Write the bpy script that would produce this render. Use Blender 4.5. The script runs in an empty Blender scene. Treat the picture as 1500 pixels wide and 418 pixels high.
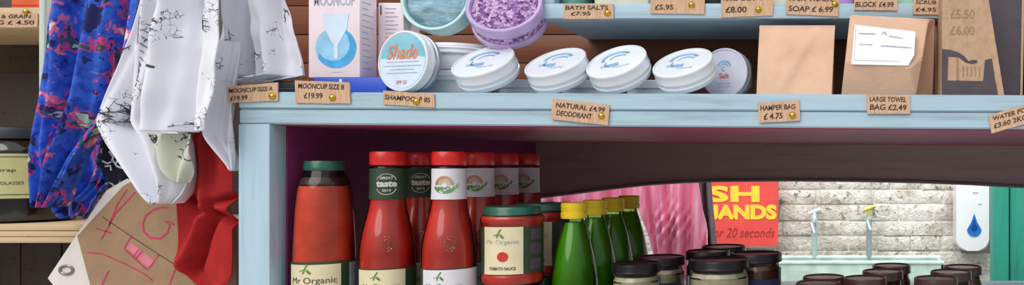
import bpy, bmesh, math, random
from mathutils import Vector, Matrix, noise
R = math.radians
random.seed(7)
C = bpy.context.scene.collection

# ------------------------------------------------------------------ camera, world, lights
F = 1200.0; VX = 1260.0; HY = 240.0          # focal length in pixels, vanishing point of the depth lines
scn = bpy.context.scene
cam = bpy.data.objects.new('camera', bpy.data.cameras.new('camera'))
C.objects.link(cam); scn.camera = cam
cam.location = (0, -1, 0); cam.rotation_euler = (R(90), 0, 0)
cam.data.sensor_width = 36; cam.data.lens = 36 * F / 1500
cam.data.shift_x = (750 - VX) / 1500; cam.data.shift_y = (HY - 209) / 1500
cam.data.clip_start = .02
w = bpy.data.worlds.new('sky'); scn.world = w; w.use_nodes = True
_n = w.node_tree.nodes; _l = w.node_tree.links     # overcast sky: bright overhead, dimmer street level
_tc = _n.new('ShaderNodeTexCoord'); _sx = _n.new('ShaderNodeSeparateXYZ'); _rp = _n.new('ShaderNodeValToRGB')
_l.new(_tc.outputs['Generated'], _sx.inputs[0]); _l.new(_sx.outputs[2], _rp.inputs[0])
_rp.color_ramp.elements[0].position = 0; _rp.color_ramp.elements[0].color = (.27, .27, .28, 1)
_rp.color_ramp.elements[1].position = .55; _rp.color_ramp.elements[1].color = (.88, .93, 1.0, 1)
_l.new(_rp.outputs[0], _n['Background'].inputs[0]); _n['Background'].inputs[1].default_value = .95
def light(name, kind, energy, loc, rot, color=(1, 1, 1), **k):
    l = bpy.data.lights.new(name, kind); l.energy = energy; l.color = color
    for a, b in k.items(): setattr(l, a, b)
    o = bpy.data.objects.new(name, l); C.objects.link(o); o.location = loc; o.rotation_euler = rot
    return o
light('daylight_sun', 'SUN', 2.1, (0, -3, 4), (R(46), R(-24), 0), (1, .97, .93), angle=R(50))
light('yard_fill_light', 'AREA', 42, (.2, 1.0, 1.5), (R(28), 0, 0), (1, .98, .95), shape='RECTANGLE', size=2.2, size_y=.6)  # extra area lamp added for outside daylight on the back wall
scn.view_settings.view_transform = 'Standard'; scn.view_settings.look = 'None'
scn.view_settings.gamma = 1; scn.view_settings.use_curve_mapping = False
scn.view_settings.exposure = -0.10

# ------------------------------------------------------------------ helpers
def P(x, y, Y=0.0):
    D = 1 + Y
    return Vector(((x - VX) / F * D, Y, (HY - y) / F * D))
def lin(c):
    return tuple(((v / 255) / 12.92 if v / 255 <= .04045 else ((v / 255 + .055) / 1.055) ** 2.4) for v in c) + (1,)

class NT:
    def __init__(s, m): s.t = m.node_tree; s.n = s.t.nodes; s.l = s.t.links
    def new(s, kind, **k):
        n = s.n.new(kind)
        for a, b in k.items():
            if a.startswith('i_'): n.inputs[int(a[2:])].default_value = b
            else: setattr(n, a, b)
        return n
    def ln(s, a, b): s.l.new(a, b)
    def ramp(s, src, stops, mode='LINEAR'):
        n = s.n.new('ShaderNodeValToRGB'); cr = n.color_ramp; cr.interpolation = mode
        while len(cr.elements) < len(stops): cr.elements.new(.5)
        for e, (p, c) in zip(cr.elements, stops): e.position = p; e.color = c
        s.ln(src, n.inputs[0]); return n.outputs[0]
    def mix(s, f, a, b, mode='MIX'):
        n = s.n.new('ShaderNodeMix'); n.data_type = 'RGBA'; n.blend_type = mode
        for i, v in ((0, f), (6, a), (7, b)):
            if hasattr(v, 'default_value') or hasattr(v, 'is_linked'): s.ln(v, n.inputs[i])
            else: n.inputs[i].default_value = v
        return n.outputs[2]
    def coords(s, stretch=(1, 1, 1), rot=(0, 0, 0)):
        t = s.n.new('ShaderNodeTexCoord'); m = s.n.new('ShaderNodeMapping')
        m.inputs['Scale'].default_value = stretch; m.inputs['Rotation'].default_value = rot
        s.ln(t.outputs['Object'], m.inputs[0]); return m.outputs[0]
    def noise(s, vec, scale, detail=4, rough=.55, dist=0):
        n = s.n.new('ShaderNodeTexNoise'); n.inputs['Scale'].default_value = scale
        n.inputs['Detail'].default_value = detail; n.inputs['Roughness'].default_value = rough
        n.inputs['Distortion'].default_value = dist
        s.ln(vec, n.inputs['Vector']); return n

def base_mat(name):
    m = bpy.data.materials.new(name); m.use_nodes = True
    return m, NT(m), m.node_tree.nodes['Principled BSDF']

def mat(name, col, rough=.6, var=.12, scale=30, stretch=(1, 1, 1), bump=.1, bdist=.002, metal=0, coat=0, spec=.5, col2=None, sss=0):
    m, t, b = base_mat(name)
    v = t.coords(stretch); n = t.noise(v, scale, 5)
    c = lin(col); d = lin(col2) if col2 else tuple(x * (1 - var * 2) for x in c[:3]) + (1,)
    l = c if col2 else tuple(min(1, x * (1 + var)) for x in c[:3]) + (1,)
    t.ln(t.ramp(n.outputs[0], [(.3, d), (.62, l)]), b.inputs['Base Color'])
    b.inputs['Roughness'].default_value = rough; b.inputs['Metallic'].default_value = metal
    b.inputs['Coat Weight'].default_value = coat; b.inputs['Specular IOR Level'].default_value = spec
    b.inputs['Coat Roughness'].default_value = .06
    if bump:
        bp = t.new('ShaderNodeBump'); bp.inputs['Strength'].default_value = bump; bp.inputs['Distance'].default_value = bdist
        n2 = t.noise(v, scale * 3, 4); t.ln(n2.outputs[0], bp.inputs['Height']); t.ln(bp.outputs[0], b.inputs['Normal'])
    return m

def glass_mat(name, tint, refl=.06):
    m = bpy.data.materials.new(name); m.use_nodes = True; t = NT(m)
    for n in list(t.n):
        if n.type == 'BSDF_PRINCIPLED': t.n.remove(n)
    out = [n for n in t.n if n.type == 'OUTPUT_MATERIAL'][0]
    tr = t.new('ShaderNodeBsdfTransparent'); tr.inputs[0].default_value = lin(tint)
    gl = t.new('ShaderNodeBsdfGlossy'); gl.inputs['Roughness'].default_value = .07
    fr = t.new('ShaderNodeFresnel'); fr.inputs[0].default_value = 1.45
    nz = t.noise(t.coords(), 60, 2); bp = t.new('ShaderNodeBump'); bp.inputs['Strength'].default_value = .05
    bp.inputs['Distance'].default_value = .001; t.ln(nz.outputs[0], bp.inputs['Height']); t.ln(bp.outputs[0], gl.inputs['Normal'])
    mx = t.new('ShaderNodeMixShader'); t.ln(fr.outputs[0], mx.inputs[0]); t.ln(tr.outputs[0], mx.inputs[1]); t.ln(gl.outputs[0], mx.inputs[2])
    t.ln(mx.outputs[0], out.inputs[0]); return m

def tag(o, label=None, cat=None, group=None, kind=None):
    for k, v in (('label', label), ('category', cat), ('group', group), ('kind', kind)):
        if v: o[k] = v
    return o
def thing(name, label, cat, loc, group=None):
    o = bpy.data.objects.new(name, None); C.objects.link(o); o.location = loc; o.empty_display_size = .02
    return tag(o, label, cat, group)
def link(name, me, m, parent=None, world=True, sharp=35):
    """mesh in world coordinates -> object; origin at parent's place or at the mesh's own base"""
    if m: me.materials.append(m)
    for p in me.polygons: p.use_smooth = True
    me.set_sharp_from_angle(angle=R(sharp))
    o = bpy.data.objects.new(name, me); C.objects.link(o)
    if parent is not None:
        o.parent = parent
        if world:
            off = Vector(); q = parent
            while q is not None: off += q.location; q = q.parent
            me.transform(Matrix.Translation(-off))
    elif world and len(me.vertices):
        xs = [v.co.x for v in me.vertices]; ys = [v.co.y for v in me.vertices]; zs = [v.co.z for v in me.vertices]
        b = Vector(((min(xs) + max(xs)) / 2, (min(ys) + max(ys)) / 2, min(zs)))
        me.transform(Matrix.Translation(-b)); o.location = b
    return o
class MB:
    def __init__(s): s.bm = bmesh.new()
    def box(s, a, b, bev=.0, seg=2, mtx=None):
        x0, y0, z0 = [min(p, q) for p, q in zip(a, b)]; x1, y1, z1 = [max(p, q) for p, q in zip(a, b)]
        r = bmesh.ops.create_cube(s.bm, size=1); vs = r['verts']
        for v in vs: v.co = Vector(((x0 + x1) / 2 + v.co.x * (x1 - x0), (y0 + y1) / 2 + v.co.y * (y1 - y0), (z0 + z1) / 2 + v.co.z * (z1 - z0)))
        if bev:
            es = list({e for v in vs for e in v.link_edges})
            g = bmesh.ops.bevel(s.bm, geom=es, offset=bev, segments=seg, profile=.5, affect='EDGES')
            vs = list({v for f in g['faces'] for v in f.verts} | {v for v in vs if v.is_valid})
        if mtx is not None:
            for v in vs: v.co = mtx @ v.co
        return vs
    def prism(s, pts, off):
        """closed polygon of world points extruded by vector off"""
        off = Vector(off); a = [s.bm.verts.new(p) for p in pts]; b = [s.bm.verts.new(Vector(p) + off) for p in pts]
        s.bm.faces.new(a); s.bm.faces.new(b[::-1]); n = len(pts)
        for i in range(n): s.bm.faces.new((a[i], b[i], b[(i + 1) % n], a[(i + 1) % n]))
        return a + b
    def lathe(s, prof, c=(0, 0, 0), seg=48, cap=True):
        rings = []
        for r, z in prof:
            rings.append([s.bm.verts.new((c[0] + r * math.sin(2 * math.pi * i / seg), c[1] - r * math.cos(2 * math.pi * i / seg), c[2] + z)) for i in range(seg)])
        for a, b in zip(rings, rings[1:]):
            for i in range(seg): s.bm.faces.new((a[i], b[i], b[(i + 1) % seg], a[(i + 1) % seg]))
        if cap: s.bm.faces.new(rings[0]); s.bm.faces.new(rings[-1][::-1])
        return [v for r in rings for v in r]
    def tube(s, pts, r, seg=10, closed=False):
        pts = [Vector(p) for p in pts]; n = len(pts); rr = r if isinstance(r, (list, tuple)) else [r] * n; rings = []
        for i, p in enumerate(pts):
            d = (pts[(i + 1) % n] - pts[i - 1]) if closed else pts[min(i + 1, n - 1)] - pts[max(i - 1, 0)]
            d.normalize(); u = d.cross(Vector((0, .31, .95)));
            if u.length < .2: u = d.cross(Vector((1, 0, 0)))
            u.normalize(); q = d.cross(u)
            rings.append([s.bm.verts.new(p + (u * math.cos(2 * math.pi * k / seg) + q * math.sin(2 * math.pi * k / seg)) * rr[i]) for k in range(seg)])
        m = n if closed else n - 1
        for i in range(m):
            a, b = rings[i], rings[(i + 1) % n]
            for k in range(seg): s.bm.faces.new((a[k], b[k], b[(k + 1) % seg], a[(k + 1) % seg]))
        if not closed: s.bm.faces.new(rings[0][::-1]); s.bm.faces.new(rings[-1])
    def ribbon(s, pts, wd, dep=.0003, nrm=(0, -1, 0)):
        """flat ink stroke of width wd lying on the plane with normal nrm"""
        pts = [Vector(p) for p in pts]; nrm = Vector(nrm); L = []; Rr = []
        for i, p in enumerate(pts):
            d = (pts[min(i + 1, len(pts) - 1)] - pts[max(i - 1, 0)]).normalized(); u = d.cross(nrm).normalized() * wd / 2
            L.append(p + u); Rr.append(p - u)
        s.prism(L + Rr[::-1], nrm * dep)
    def build(s, name, m, parent=None, world=True, sharp=35, fn=None):
        if fn:
            for v in s.bm.verts: v.co = fn(v.co)
        bmesh.ops.recalc_face_normals(s.bm, faces=s.bm.faces)
        me = bpy.data.meshes.new(name); s.bm.to_mesh(me); s.bm.free()
        return link(name, me, m, parent, world, sharp)

def text_mesh(lines, size, bold=.0, shear=0, align='CENTER', spacing=1.0, lsp=.95):
    cu = bpy.data.curves.new('t', 'FONT'); cu.body = lines; cu.size = size; cu.offset = bold; cu.align_x = align; cu.align_y = 'CENTER'
    cu.shear = shear; cu.space_character = spacing; cu.space_line = lsp; cu.resolution_u = 3; cu.extrude = .0
    o = bpy.data.objects.new('t', cu); C.objects.link(o)
    me = bpy.data.meshes.new_from_object(o.evaluated_get(bpy.context.evaluated_depsgraph_get()))
    bpy.data.objects.remove(o); bpy.data.curves.remove(cu)
    return me
def text(name, s, m, parent, fn, width=None, height=None, thick=.0002, world=True, **k):
    """lettering: text laid out in (u,v), fitted to width/height, mapped to 3D by fn(u, v, depth)"""
    me = text_mesh(s, 1.0, **k); us = [v.co.x for v in me.vertices]; vs = [v.co.y for v in me.vertices]
    if not us: return None
    cu, cv = (min(us) + max(us)) / 2, (min(vs) + max(vs)) / 2; wu, wv = max(us) - min(us), max(vs) - min(vs)
    su = width / wu if width else None; sv = height / wv if height else None
    su = su or sv; sv = sv or su
    bm = bmesh.new(); bm.from_mesh(me); bpy.data.meshes.remove(me)
    bmesh.ops.remove_doubles(bm, verts=bm.verts, dist=1e-5)
    bmesh.ops.solidify(bm, geom=bm.faces[:], thickness=.02)
    zs = [v.co.z for v in bm.verts]; z0 = min(zs); z1 = max(zs)
    for v in bm.verts:
        d = (v.co.z - z0) / (z1 - z0 + 1e-9) * thick
        v.co = fn((v.co.x - cu) * su, (v.co.y - cv) * sv, d)
    bmesh.ops.recalc_face_normals(bm, faces=bm.faces)
    me = bpy.data.meshes.new(name); bm.to_mesh(me); bm.free()
    return link(name, me, m, parent, world)

def interp(rows, y):
    if y <= rows[0][0]: return rows[0][1:]
    for a, b in zip(rows, rows[1:]):
        if y <= b[0]:
            t = (y - a[0]) / (b[0] - a[0])
            return [p + (q - p) * t for p, q in zip(a[1:], b[1:])]
    return rows[-1][1:]
def cloth(name, rows, Y, m, disp, nu=70, nv=90, parent=None, thick=.0016, lean=0):
    """hanging fabric: left/right outline by height, real folds pushed out by disp(u, v, px, py) in metres"""
    bm = bmesh.new(); y0, y1 = rows[0][0], rows[-1][0]; g = []
    for j in range(nv + 1):
        yy = y0 + (y1 - y0) * j / nv
        e = [interp(rows, yy + k) for k in (-6, -3, 0, 3, 6)] if 0 < j < nv else [interp(rows, yy)]
        xl = sum(q[0] for q in e) / len(e); xr = sum(q[1] for q in e) / len(e); row = []
        for i in range(nu + 1):
            u = i / nu; x = xl + (xr - xl) * u
            p = P(x, yy, Y); p.y += disp(u, j / nv, x, yy) + lean * j / nv
            row.append(bm.verts.new(p))
        g.append(row)
    for j in range(nv):
        for i in range(nu): bm.faces.new((g[j][i], g[j + 1][i], g[j + 1][i + 1], g[j][i + 1]))
    bmesh.ops.recalc_face_normals(bm, faces=bm.faces)
    me = bpy.data.meshes.new(name); bm.to_mesh(me); bm.free()
    o = link(name, me, m, parent, sharp=60)
    s = o.modifiers.new('thickness', 'SOLIDIFY'); s.thickness = thick; s.offset = 0
    return o
def cloth_marks(name, rows, Y, m, disp, strokes, parent, wd=.0008, off=.0014):
    """printed twigs following the folds of a cloth built with the same rows and disp"""
    b = MB(); y0, y1 = rows[0][0], rows[-1][0]
    for st in strokes:
        pts = []; w_ = wd
        if isinstance(st[0], (int, float)): w_ = wd * st[0]; st = st[1:]
        for (xa, ya), (xb, yb) in zip(st, st[1:]):
            for i in range(5):
                x = xa + (xb - xa) * i / 5; y = ya + (yb - ya) * i / 5
                x += 1.2 * noise.noise(Vector((x * .2, y * .2, 4)))
                xl, xr = interp(rows, y); p = P(x, y, Y); p.y += disp((x - xl) / (xr - xl), (y - y0) / (y1 - y0), x, y) - off; pts.append(p)
        if len(pts) > 1: b.ribbon(pts, w_, .0003)
    o = b.build(name, m); off_ = o.location.copy(); o.parent = parent; o.location = off_ - parent.location; return o
def sprig(x, y, a, L, n=5, s=1):
    out = []; dx, dy = math.cos(a), math.sin(a); out.append([(x, y), (x + dx * L * .5 + dy, y + dy * L * .5), (x + dx * L, y + dy * L)])
    for i in range(n):
        t_ = (i + .7) / n; px, py = x + dx * L * t_, y + dy * L * t_; b_ = a + (.9 if i % 2 else -.9) * s; l_ = L * random.uniform(.18, .34)
        out.append([(px, py), (px + math.cos(b_) * l_, py + math.sin(b_) * l_)])
    return out
def copy_tree(o, parent=None):
    c = o.copy(); C.objects.link(c); c.parent = parent
    for ch in list(o.children): copy_tree(ch, c)
    return c
def copy_thing(o, loc, label, group=None, rot=None):
    c = copy_tree(o); c.location = loc; c['label'] = label
    if group: c['group'] = group
    if rot is not None: c.rotation_euler = rot
    return c

# ------------------------------------------------------------------ materials
def painted_wood(name, col, worn, axis=0, wear=.69):
    m, t, b = base_mat(name)
    st = [22, 22, 22]; st[axis] = 1.6
    v = t.coords(tuple(st)); g = t.noise(v, 3.0, 6, .65)
    c = lin(col); d = tuple(x * .78 for x in c[:3]) + (1,)
    base = t.ramp(g.outputs[0], [(.34, d), (.47, c), (.75, tuple(min(1, x * 1.1) for x in c[:3]) + (1,))])
    big = t.noise(t.coords((1, 1, 3)), 22, 5, .7)
    f = t.ramp(big.outputs[0], [(wear, (0, 0, 0, 1)), (wear + .04, (1, 1, 1, 1))])
    t.ln(t.mix(f, base, lin(worn)), b.inputs['Base Color'])
    b.inputs['Roughness'].default_value = .5
    bp = t.new('ShaderNodeBump'); bp.inputs['Strength'].default_value = .5; bp.inputs['Distance'].default_value = .0015
    t.ln(g.outputs[0], bp.inputs['Height']); t.ln(bp.outputs[0], b.inputs['Normal']); return m
M = {}
M['blue_h'] = painted_wood('pale blue painted timber', (170, 196, 210), (128, 138, 140), 0, .71)
M['blue_v'] = painted_wood('pale blue painted post', (170, 196, 210), (128, 138, 140), 2, .71)
M['purple'] = painted_wood('plum painted timber', (126, 44, 96), (70, 44, 52), 0, .72)
M['plum'] = painted_wood('plum underside paint', (176, 66, 104), (116, 66, 76), 0, .72)
M['arch'] = painted_wood('grey brown painted panel', (200, 178, 168), (130, 50, 54), 0, .68)
M['bead'] = mat('grey bead moulding', (135, 128, 124), .5, .1, 30)
M['teal_paint'] = painted_wood('sea green painted timber', (40, 152, 128), (100, 150, 140), 2, .73)
M['pine'] = painted_wood('pale pine', (208, 180, 142), (150, 118, 84), 0, .68)
M['dark_wood'] = painted_wood('dark old planks', (62, 50, 40), (34, 28, 24), 2, .6)
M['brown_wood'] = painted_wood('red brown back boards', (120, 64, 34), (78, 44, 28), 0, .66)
M['kraft'] = mat('kraft card', (190, 156, 128), .85, .07, 120, (1, 1, 1), .15)
M['kraft_tag'] = mat('corrugated tag card', (210, 172, 140), .85, .1, 160, (3, 1, .4), .25)
M['kraft_bag'] = mat('kraft paper bag', (222, 182, 154), .75, .05, 25, (1, 1, 1), .35, .003)
M['kraft_dark'] = mat('brown kraft sheet', (158, 128, 98), .8, .06, 40, (1, 1, 1), .2)
M['charcoal_print'] = mat('charcoal print', (78, 70, 76), .7, .06, 60, bump=.02)
M['ink'] = mat('dark marker ink', (62, 40, 34), .7, .1, 200, bump=0)
M['ink_black'] = mat('black print', (26, 26, 26), .6, .1, 200, bump=0)
M['grey_ink'] = mat('soft black textile ink', (64, 66, 80), .8, .15, 200, bump=0)
M['pink_ink'] = mat('pink marker ink', (196, 52, 92), .7, .15, 200, bump=0)
M['brass'] = mat('brass', (214, 170, 70), .25, .05, 50, metal=1, bump=0)
M['white_tin'] = mat('white enamelled tin', (232, 236, 242), .3, .03, 20, bump=.02, coat=.3)
M['alu'] = mat('brushed aluminium', (190, 196, 202), .35, .06, 30, (1, 1, 20), metal=.75, bump=.05)
M['alu_lid'] = mat('pale satin lid', (206, 206, 222), .4, .03, 20, bump=.02)
M['white'] = mat('white paper', (240, 240, 246), .6, .02, 30, bump=.05)
M['white_pink'] = mat('pinkish white carton', (236, 220, 226), .55, .03, 30, bump=.03)
M['blue_card'] = mat('bright blue carton', (44, 84, 196), .45, .1, 30, bump=.03)
M['cup_blue'] = mat('light blue print', (150, 204, 236), .6, .1, 60, bump=0)
M['cup_blue2'] = mat('mid blue print', (70, 168, 224), .6, .12, 60, bump=0)
M['cup_white'] = mat('pale cup print', (214, 230, 248), .6, .04, 60, bump=0)
M['grey_print'] = mat('grey print', (172, 174, 194), .6, .1, 60, bump=0)
M['logo_blue'] = mat('blue wave print', (138, 180, 212), .6, .2, 90, bump=0)
M['red_print'] = mat('red print', (200, 90, 100), .6, .1, 60, bump=0)
M['orange_print'] = mat('orange script print', (226, 138, 100), .6, .15, 90, bump=0)
M['sky_label'] = mat('sky label', (150, 205, 222), .5, .1, 40, bump=0, col2=(120, 186, 206))
M['pale_label'] = mat('pale blue label', (214, 232, 246), .5, .04, 40, bump=0)
M['mint'] = mat('mint plastic', (176, 216, 212), .35, .05, 30, bump=.03, coat=.3)
M['lilac'] = mat('lilac plastic', (196, 170, 216), .4, .06, 30, bump=.05, coat=.3)
M['grit'] = None
M['ketchup'] = mat('ketchup', (228, 54, 38), .45, .08, 18, bump=.0, coat=.2)
M['passata'] = mat('passata', (250, 88, 58), .5, .12, 40, bump=.05)
M['red_cap'] = mat('red screw cap', (220, 34, 30), .35, .05, 30, bump=.02, coat=.3)
M['green_lid'] = mat('dark green lid', (24, 92, 74), .35, .05, 30, bump=.02, coat=.3)
M['cream_label'] = mat('cream label', (226, 214, 176), .6, .04, 40, bump=.02)
M['white_label'] = mat('white label', (226, 224, 230), .6, .03, 40, bump=.02)
M['green_label'] = mat('dark green label', (44, 66, 44), .55, .08, 40, bump=.02)
M['leaf_print'] = mat('leaf print', (96, 140, 62), .6, .15, 90, bump=0)
M['rust_print'] = mat('terracotta print', (196, 130, 96), .6, .15, 90, bump=0)
M['tomato_print'] = mat('tomato print', (206, 44, 36), .6, .1, 90, bump=0)
M['pale_ink'] = mat('pale print', (206, 206, 198), .6, .1, 90, bump=0)
M['glass'] = glass_mat('clear glass', (244, 248, 244))
M['glass_green'] = glass_mat('green tinted glass', (192, 216, 160))
M['green_juice'] = mat('bright green liquid', (124, 190, 50), .4, .12, 14, bump=0, coat=.4)
M['yellow_cap'] = mat('yellow screw cap', (238, 204, 34), .4, .05, 30, bump=.03)
M['dark_glaze'] = mat('dark condiment band', (70, 40, 30), .5, .25, 120, bump=.1)
M['black_lid'] = mat('black jar lid', (18, 10, 16), .35, .1, 20, bump=.02, coat=.15, spec=.35)
M['brown_lid'] = mat('dark brown jar lid', (64, 40, 40), .32, .1, 20, bump=.02, coat=.25)
M['cream_fill'] = mat('cream contents', (206, 190, 164), .5, .12, 60, bump=.05)
M['chutney'] = mat('brown chutney', (98, 52, 28), .5, .3, 60, bump=.2)
M['honey'] = mat('dark honey', (120, 78, 24), .4, .3, 30, bump=.05)
M['navy_label'] = mat('navy label', (40, 48, 86), .6, .08, 40, bump=.02)
M['sign_red'] = mat('red sign board', (226, 78, 70), .6, .08, 8, bump=.05)
M['sign_yellow'] = mat('yellow lettering', (250, 206, 62), .6, .06, 60, bump=0)
M['sign_dark'] = mat('dull red script', (160, 50, 52), .6, .1, 60, bump=0)
M['plastic_white'] = mat('white dispenser plastic', (240, 242, 248), .3, .02, 20, bump=.01, coat=.3)
M['drop_blue'] = mat('blue window', (44, 120, 206), .2, .1, 20, bump=0, coat=.6)
M['drop_dark'] = mat('deep blue window', (24, 76, 168), .2, .1, 20, bump=0, coat=.6)
M['trough'] = mat('mint enamel trough', (186, 212, 202), .4, .12, 20, bump=.1)
M['tap_metal'] = mat('chrome tap', (190, 208, 214), .3, .05, 20, metal=.6, bump=0)
M['tap_brass'] = mat('tap handle', (196, 190, 96), .4, .1, 30, metal=.3, bump=0)
M['concrete'] = mat('pale grey paving', (196, 192, 184), .9, .12, 6, bump=.3)
M['jar_dark'] = mat('dark molasses glass', (34, 18, 14), .15, .2, 12, bump=0, coat=.7)
M['olive_label'] = mat('yellow green label', (196, 190, 134), .6, .05, 40, bump=.02)
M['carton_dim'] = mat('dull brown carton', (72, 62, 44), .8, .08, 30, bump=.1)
M['orange_card'] = mat('orange packet', (232, 106, 60), .5, .05, 30, bump=.03)
M['pale_post'] = painted_wood('pale green white post', (206, 216, 204), (170, 160, 150), 2, .7)
M['teal_tin'] = mat('teal tin', (88, 138, 130), .4, .06, 30, bump=.02)
M['cream_bag'] = mat('cream packet', (224, 220, 200), .6, .04, 30, bump=.1)
M['black_card'] = mat('black packet', (30, 36, 42), .5, .05, 30, bump=.03)
M['purple_tin'] = mat('purple tin', (186, 140, 204), .4, .06, 30, bump=.02)
M['green_tin'] = mat('pale green packet', (166, 206, 180), .5, .06, 30, bump=.02)
M['tote_dark'] = None
M['red_felt'] = mat('red felt', (176, 46, 48), .95, .07, 60, bump=.25, spec=.1)
M['grey_cloth'] = mat('grey fabric', (108, 92, 98), .9, .15, 14, (12, 1, 1), bump=.2)
M['sheet'] = mat('white poster sheet', (222, 214, 208), .7, .05, 20, bump=.1)
M['steel'] = mat('steel', (150, 150, 150), .3, .05, 20, metal=1, bump=0)

def print_fabric(name, basec, inkc, thr=.56, edge=.05, sc=75):
    m, t, b = base_mat(name)
    v = t.coords()
    dn = t.noise(v, 30, 3); dv = t.new('ShaderNodeVectorMath', operation='MULTIPLY_ADD')
    t.ln(dn.outputs[1], dv.inputs[0]); dv.inputs[1].default_value = (.02, .02, .02); t.ln(v, dv.inputs[2])
    vo = t.new('ShaderNodeTexVoronoi', feature='DISTANCE_TO_EDGE'); vo.inputs['Scale'].default_value = sc; t.ln(dv.outputs[0], vo.inputs['Vector'])
    line = t.ramp(vo.outputs['Distance'], [(edge * .5, (1, 1, 1, 1)), (edge, (0, 0, 0, 1))])
    msk = t.noise(v, 17, 2, .5); mk = t.ramp(msk.outputs[0], [(thr, (0, 0, 0, 1)), (thr + .02, (1, 1, 1, 1))])
    fine = t.noise(v, 140, 2); fm = t.ramp(fine.outputs[0], [(.42, (0, 0, 0, 1)), (.50, (1, 1, 1, 1))])
    f = t.mix(1.0, line, mk, 'MULTIPLY'); f = t.mix(1.0, f, fm, 'MULTIPLY')
    t.ln(t.mix(f, lin(basec), lin(inkc)), b.inputs['Base Color'])
    b.inputs['Roughness'].default_value = .85; b.inputs['Specular IOR Level'].default_value = .2
    bp = t.new('ShaderNodeBump'); bp.inputs['Strength'].default_value = .25; bp.inputs['Distance'].default_value = .004
    t.ln(t.noise(v, 28, 4).outputs[0], bp.inputs['Height']); t.ln(bp.outputs[0], b.inputs['Normal'])
    return m
M['print_white'] = print_fabric('white cotton with black twig print', (234, 234, 242), (70, 74, 88), .55, .045, 120)
M['print_sage'] = print_fabric('pale sage lining', (206, 208, 192), (60, 66, 62), .5, .06, 60)
M['tote_dark'] = print_fabric('charcoal cotton with white twig print', (40, 44, 60), (206, 214, 214), .5, .09, 60)
def floral():
    m, t, b = base_mat('blue floral print'); v = t.coords()
    dn = t.noise(v, 22, 3); dv = t.new('ShaderNodeVectorMath', operation='MULTIPLY_ADD')
    t.ln(dn.outputs[1], dv.inputs[0]); dv.inputs[1].default_value = (.06, .06, .06); t.ln(v, dv.inputs[2])
    n1 = t.noise(dv.outputs[0], 24, 3, .55); n2 = t.noise(dv.outputs[0], 34, 3, .6); n3 = t.noise(v, 90, 2)
    blue = t.ramp(n3.outputs[0], [(.3, lin((26, 62, 176))), (.65, lin((56, 112, 224)))])
    c = t.mix(t.ramp(n1.outputs[0], [(.525, (0, 0, 0, 1)), (.54, (1, 1, 1, 1))]), blue, lin((214, 62, 132)))
    c = t.mix(t.ramp(n1.outputs[0], [(.56, (0, 0, 0, 1)), (.575, (1, 1, 1, 1))]), c, lin((36, 88, 104)))
    c = t.mix(t.ramp(n1.outputs[0], [(.62, (0, 0, 0, 1)), (.635, (1, 1, 1, 1))]), c, lin((190, 214, 196)))
    c = t.mix(t.ramp(n2.outputs[0], [(.40, (1, 1, 1, 1)), (.42, (0, 0, 0, 1))]), c, lin((20, 30, 92)))
    c = t.mix(t.ramp(n2.outputs[0], [(.59, (0, 0, 0, 1)), (.605, (1, 1, 1, 1))]), c, lin((226, 110, 150)))
    c = t.mix(t.ramp(n2.outputs[0], [(.65, (0, 0, 0, 1)), (.67, (1, 1, 1, 1))]), c, lin((232, 226, 214)))
    t.ln(c, b.inputs['Base Color']); b.inputs['Roughness'].default_value = .7
    return m
M['floral'] = floral()
def pinkcloth():
    m, t, b = base_mat('pink satin'); n = t.noise(t.coords((10, 1, 1)), 6, 4)
    t.ln(t.ramp(n.outputs[0], [(.3, lin((214, 104, 146))), (.55, lin((244, 150, 184))), (.72, lin((250, 206, 222)))]), b.inputs['Base Color'])
    b.inputs['Roughness'].default_value = .5; b.inputs['Sheen Weight'].default_value = .2; return m
M['pink'] = pinkcloth()
def crystals(name, a, bcol, c3, sc):
    m, t, b = base_mat(name); vo = t.new('ShaderNodeTexVoronoi'); vo.inputs['Scale'].default_value = sc; t.ln(t.coords(), vo.inputs['Vector'])
    sp = t.new('ShaderNodeSeparateColor'); t.ln(vo.outputs['Color'], sp.inputs[0])
    t.ln(t.ramp(sp.outputs[0], [(.1, lin(a)), (.5, lin(bcol)), (.9, lin(c3))]), b.inputs['Base Color']); b.inputs['Roughness'].default_value = .3
    bp = t.new('ShaderNodeBump'); bp.inputs['Distance'].default_value = .003; t.ln(vo.outputs['Distance'], bp.inputs['Height']); t.ln(bp.outputs[0], b.inputs['Normal']); return m
M['salts'] = crystals('purple bath crystals', (96, 54, 120), (170, 126, 190), (228, 190, 226), 260)
M['seafoam'] = mat('blue green soap swirl', (140, 184, 204), .35, .1, 26, (1, 3, 1), bump=.6, bdist=.005, col2=(46, 96, 104), coat=.3)
def whitewash():
    m, t, b = base_mat('whitewashed rough brick'); v = t.coords()
    n = t.noise(v, 9, 8, .7); n2 = t.noise(v, 38, 6, .7); n3 = t.noise(v, 3, 2)
    c = t.ramp(n.outputs[0], [(.3, lin((164, 146, 128))), (.42, lin((214, 206, 194))), (.55, lin((240, 236, 230))), (.8, lin((222, 226, 222)))])
    f = t.ramp(n2.outputs[0], [(.57, (0, 0, 0, 1)), (.64, (1, 1, 1, 1))]); c = t.mix(f, c, lin((132, 122, 112)))
    n4 = t.noise(t.coords((1, 1, 1.8)), 75, 4, .7); c = t.mix(t.ramp(n4.outputs[0], [(.36, (.5, .5, .5, 1)), (.48, (0, 0, 0, 1))]), c, lin((150, 146, 138)))
    t.ln(c, b.inputs['Base Color']); b.inputs['Roughness'].default_value = .85
    bp = t.new('ShaderNodeBump'); bp.inputs['Distance'].default_value = .02; bp.inputs['Strength'].default_value = .8
    t.ln(n2.outputs[0], bp.inputs['Height']); t.ln(bp.outputs[0], b.inputs['Normal']); return m
M['brick'] = whitewash()
M['mortar'] = mat('pale grey mortar', (222, 218, 208), .95, .12, 40, bump=.4, bdist=.01)

FLOOR = -1.3
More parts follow.
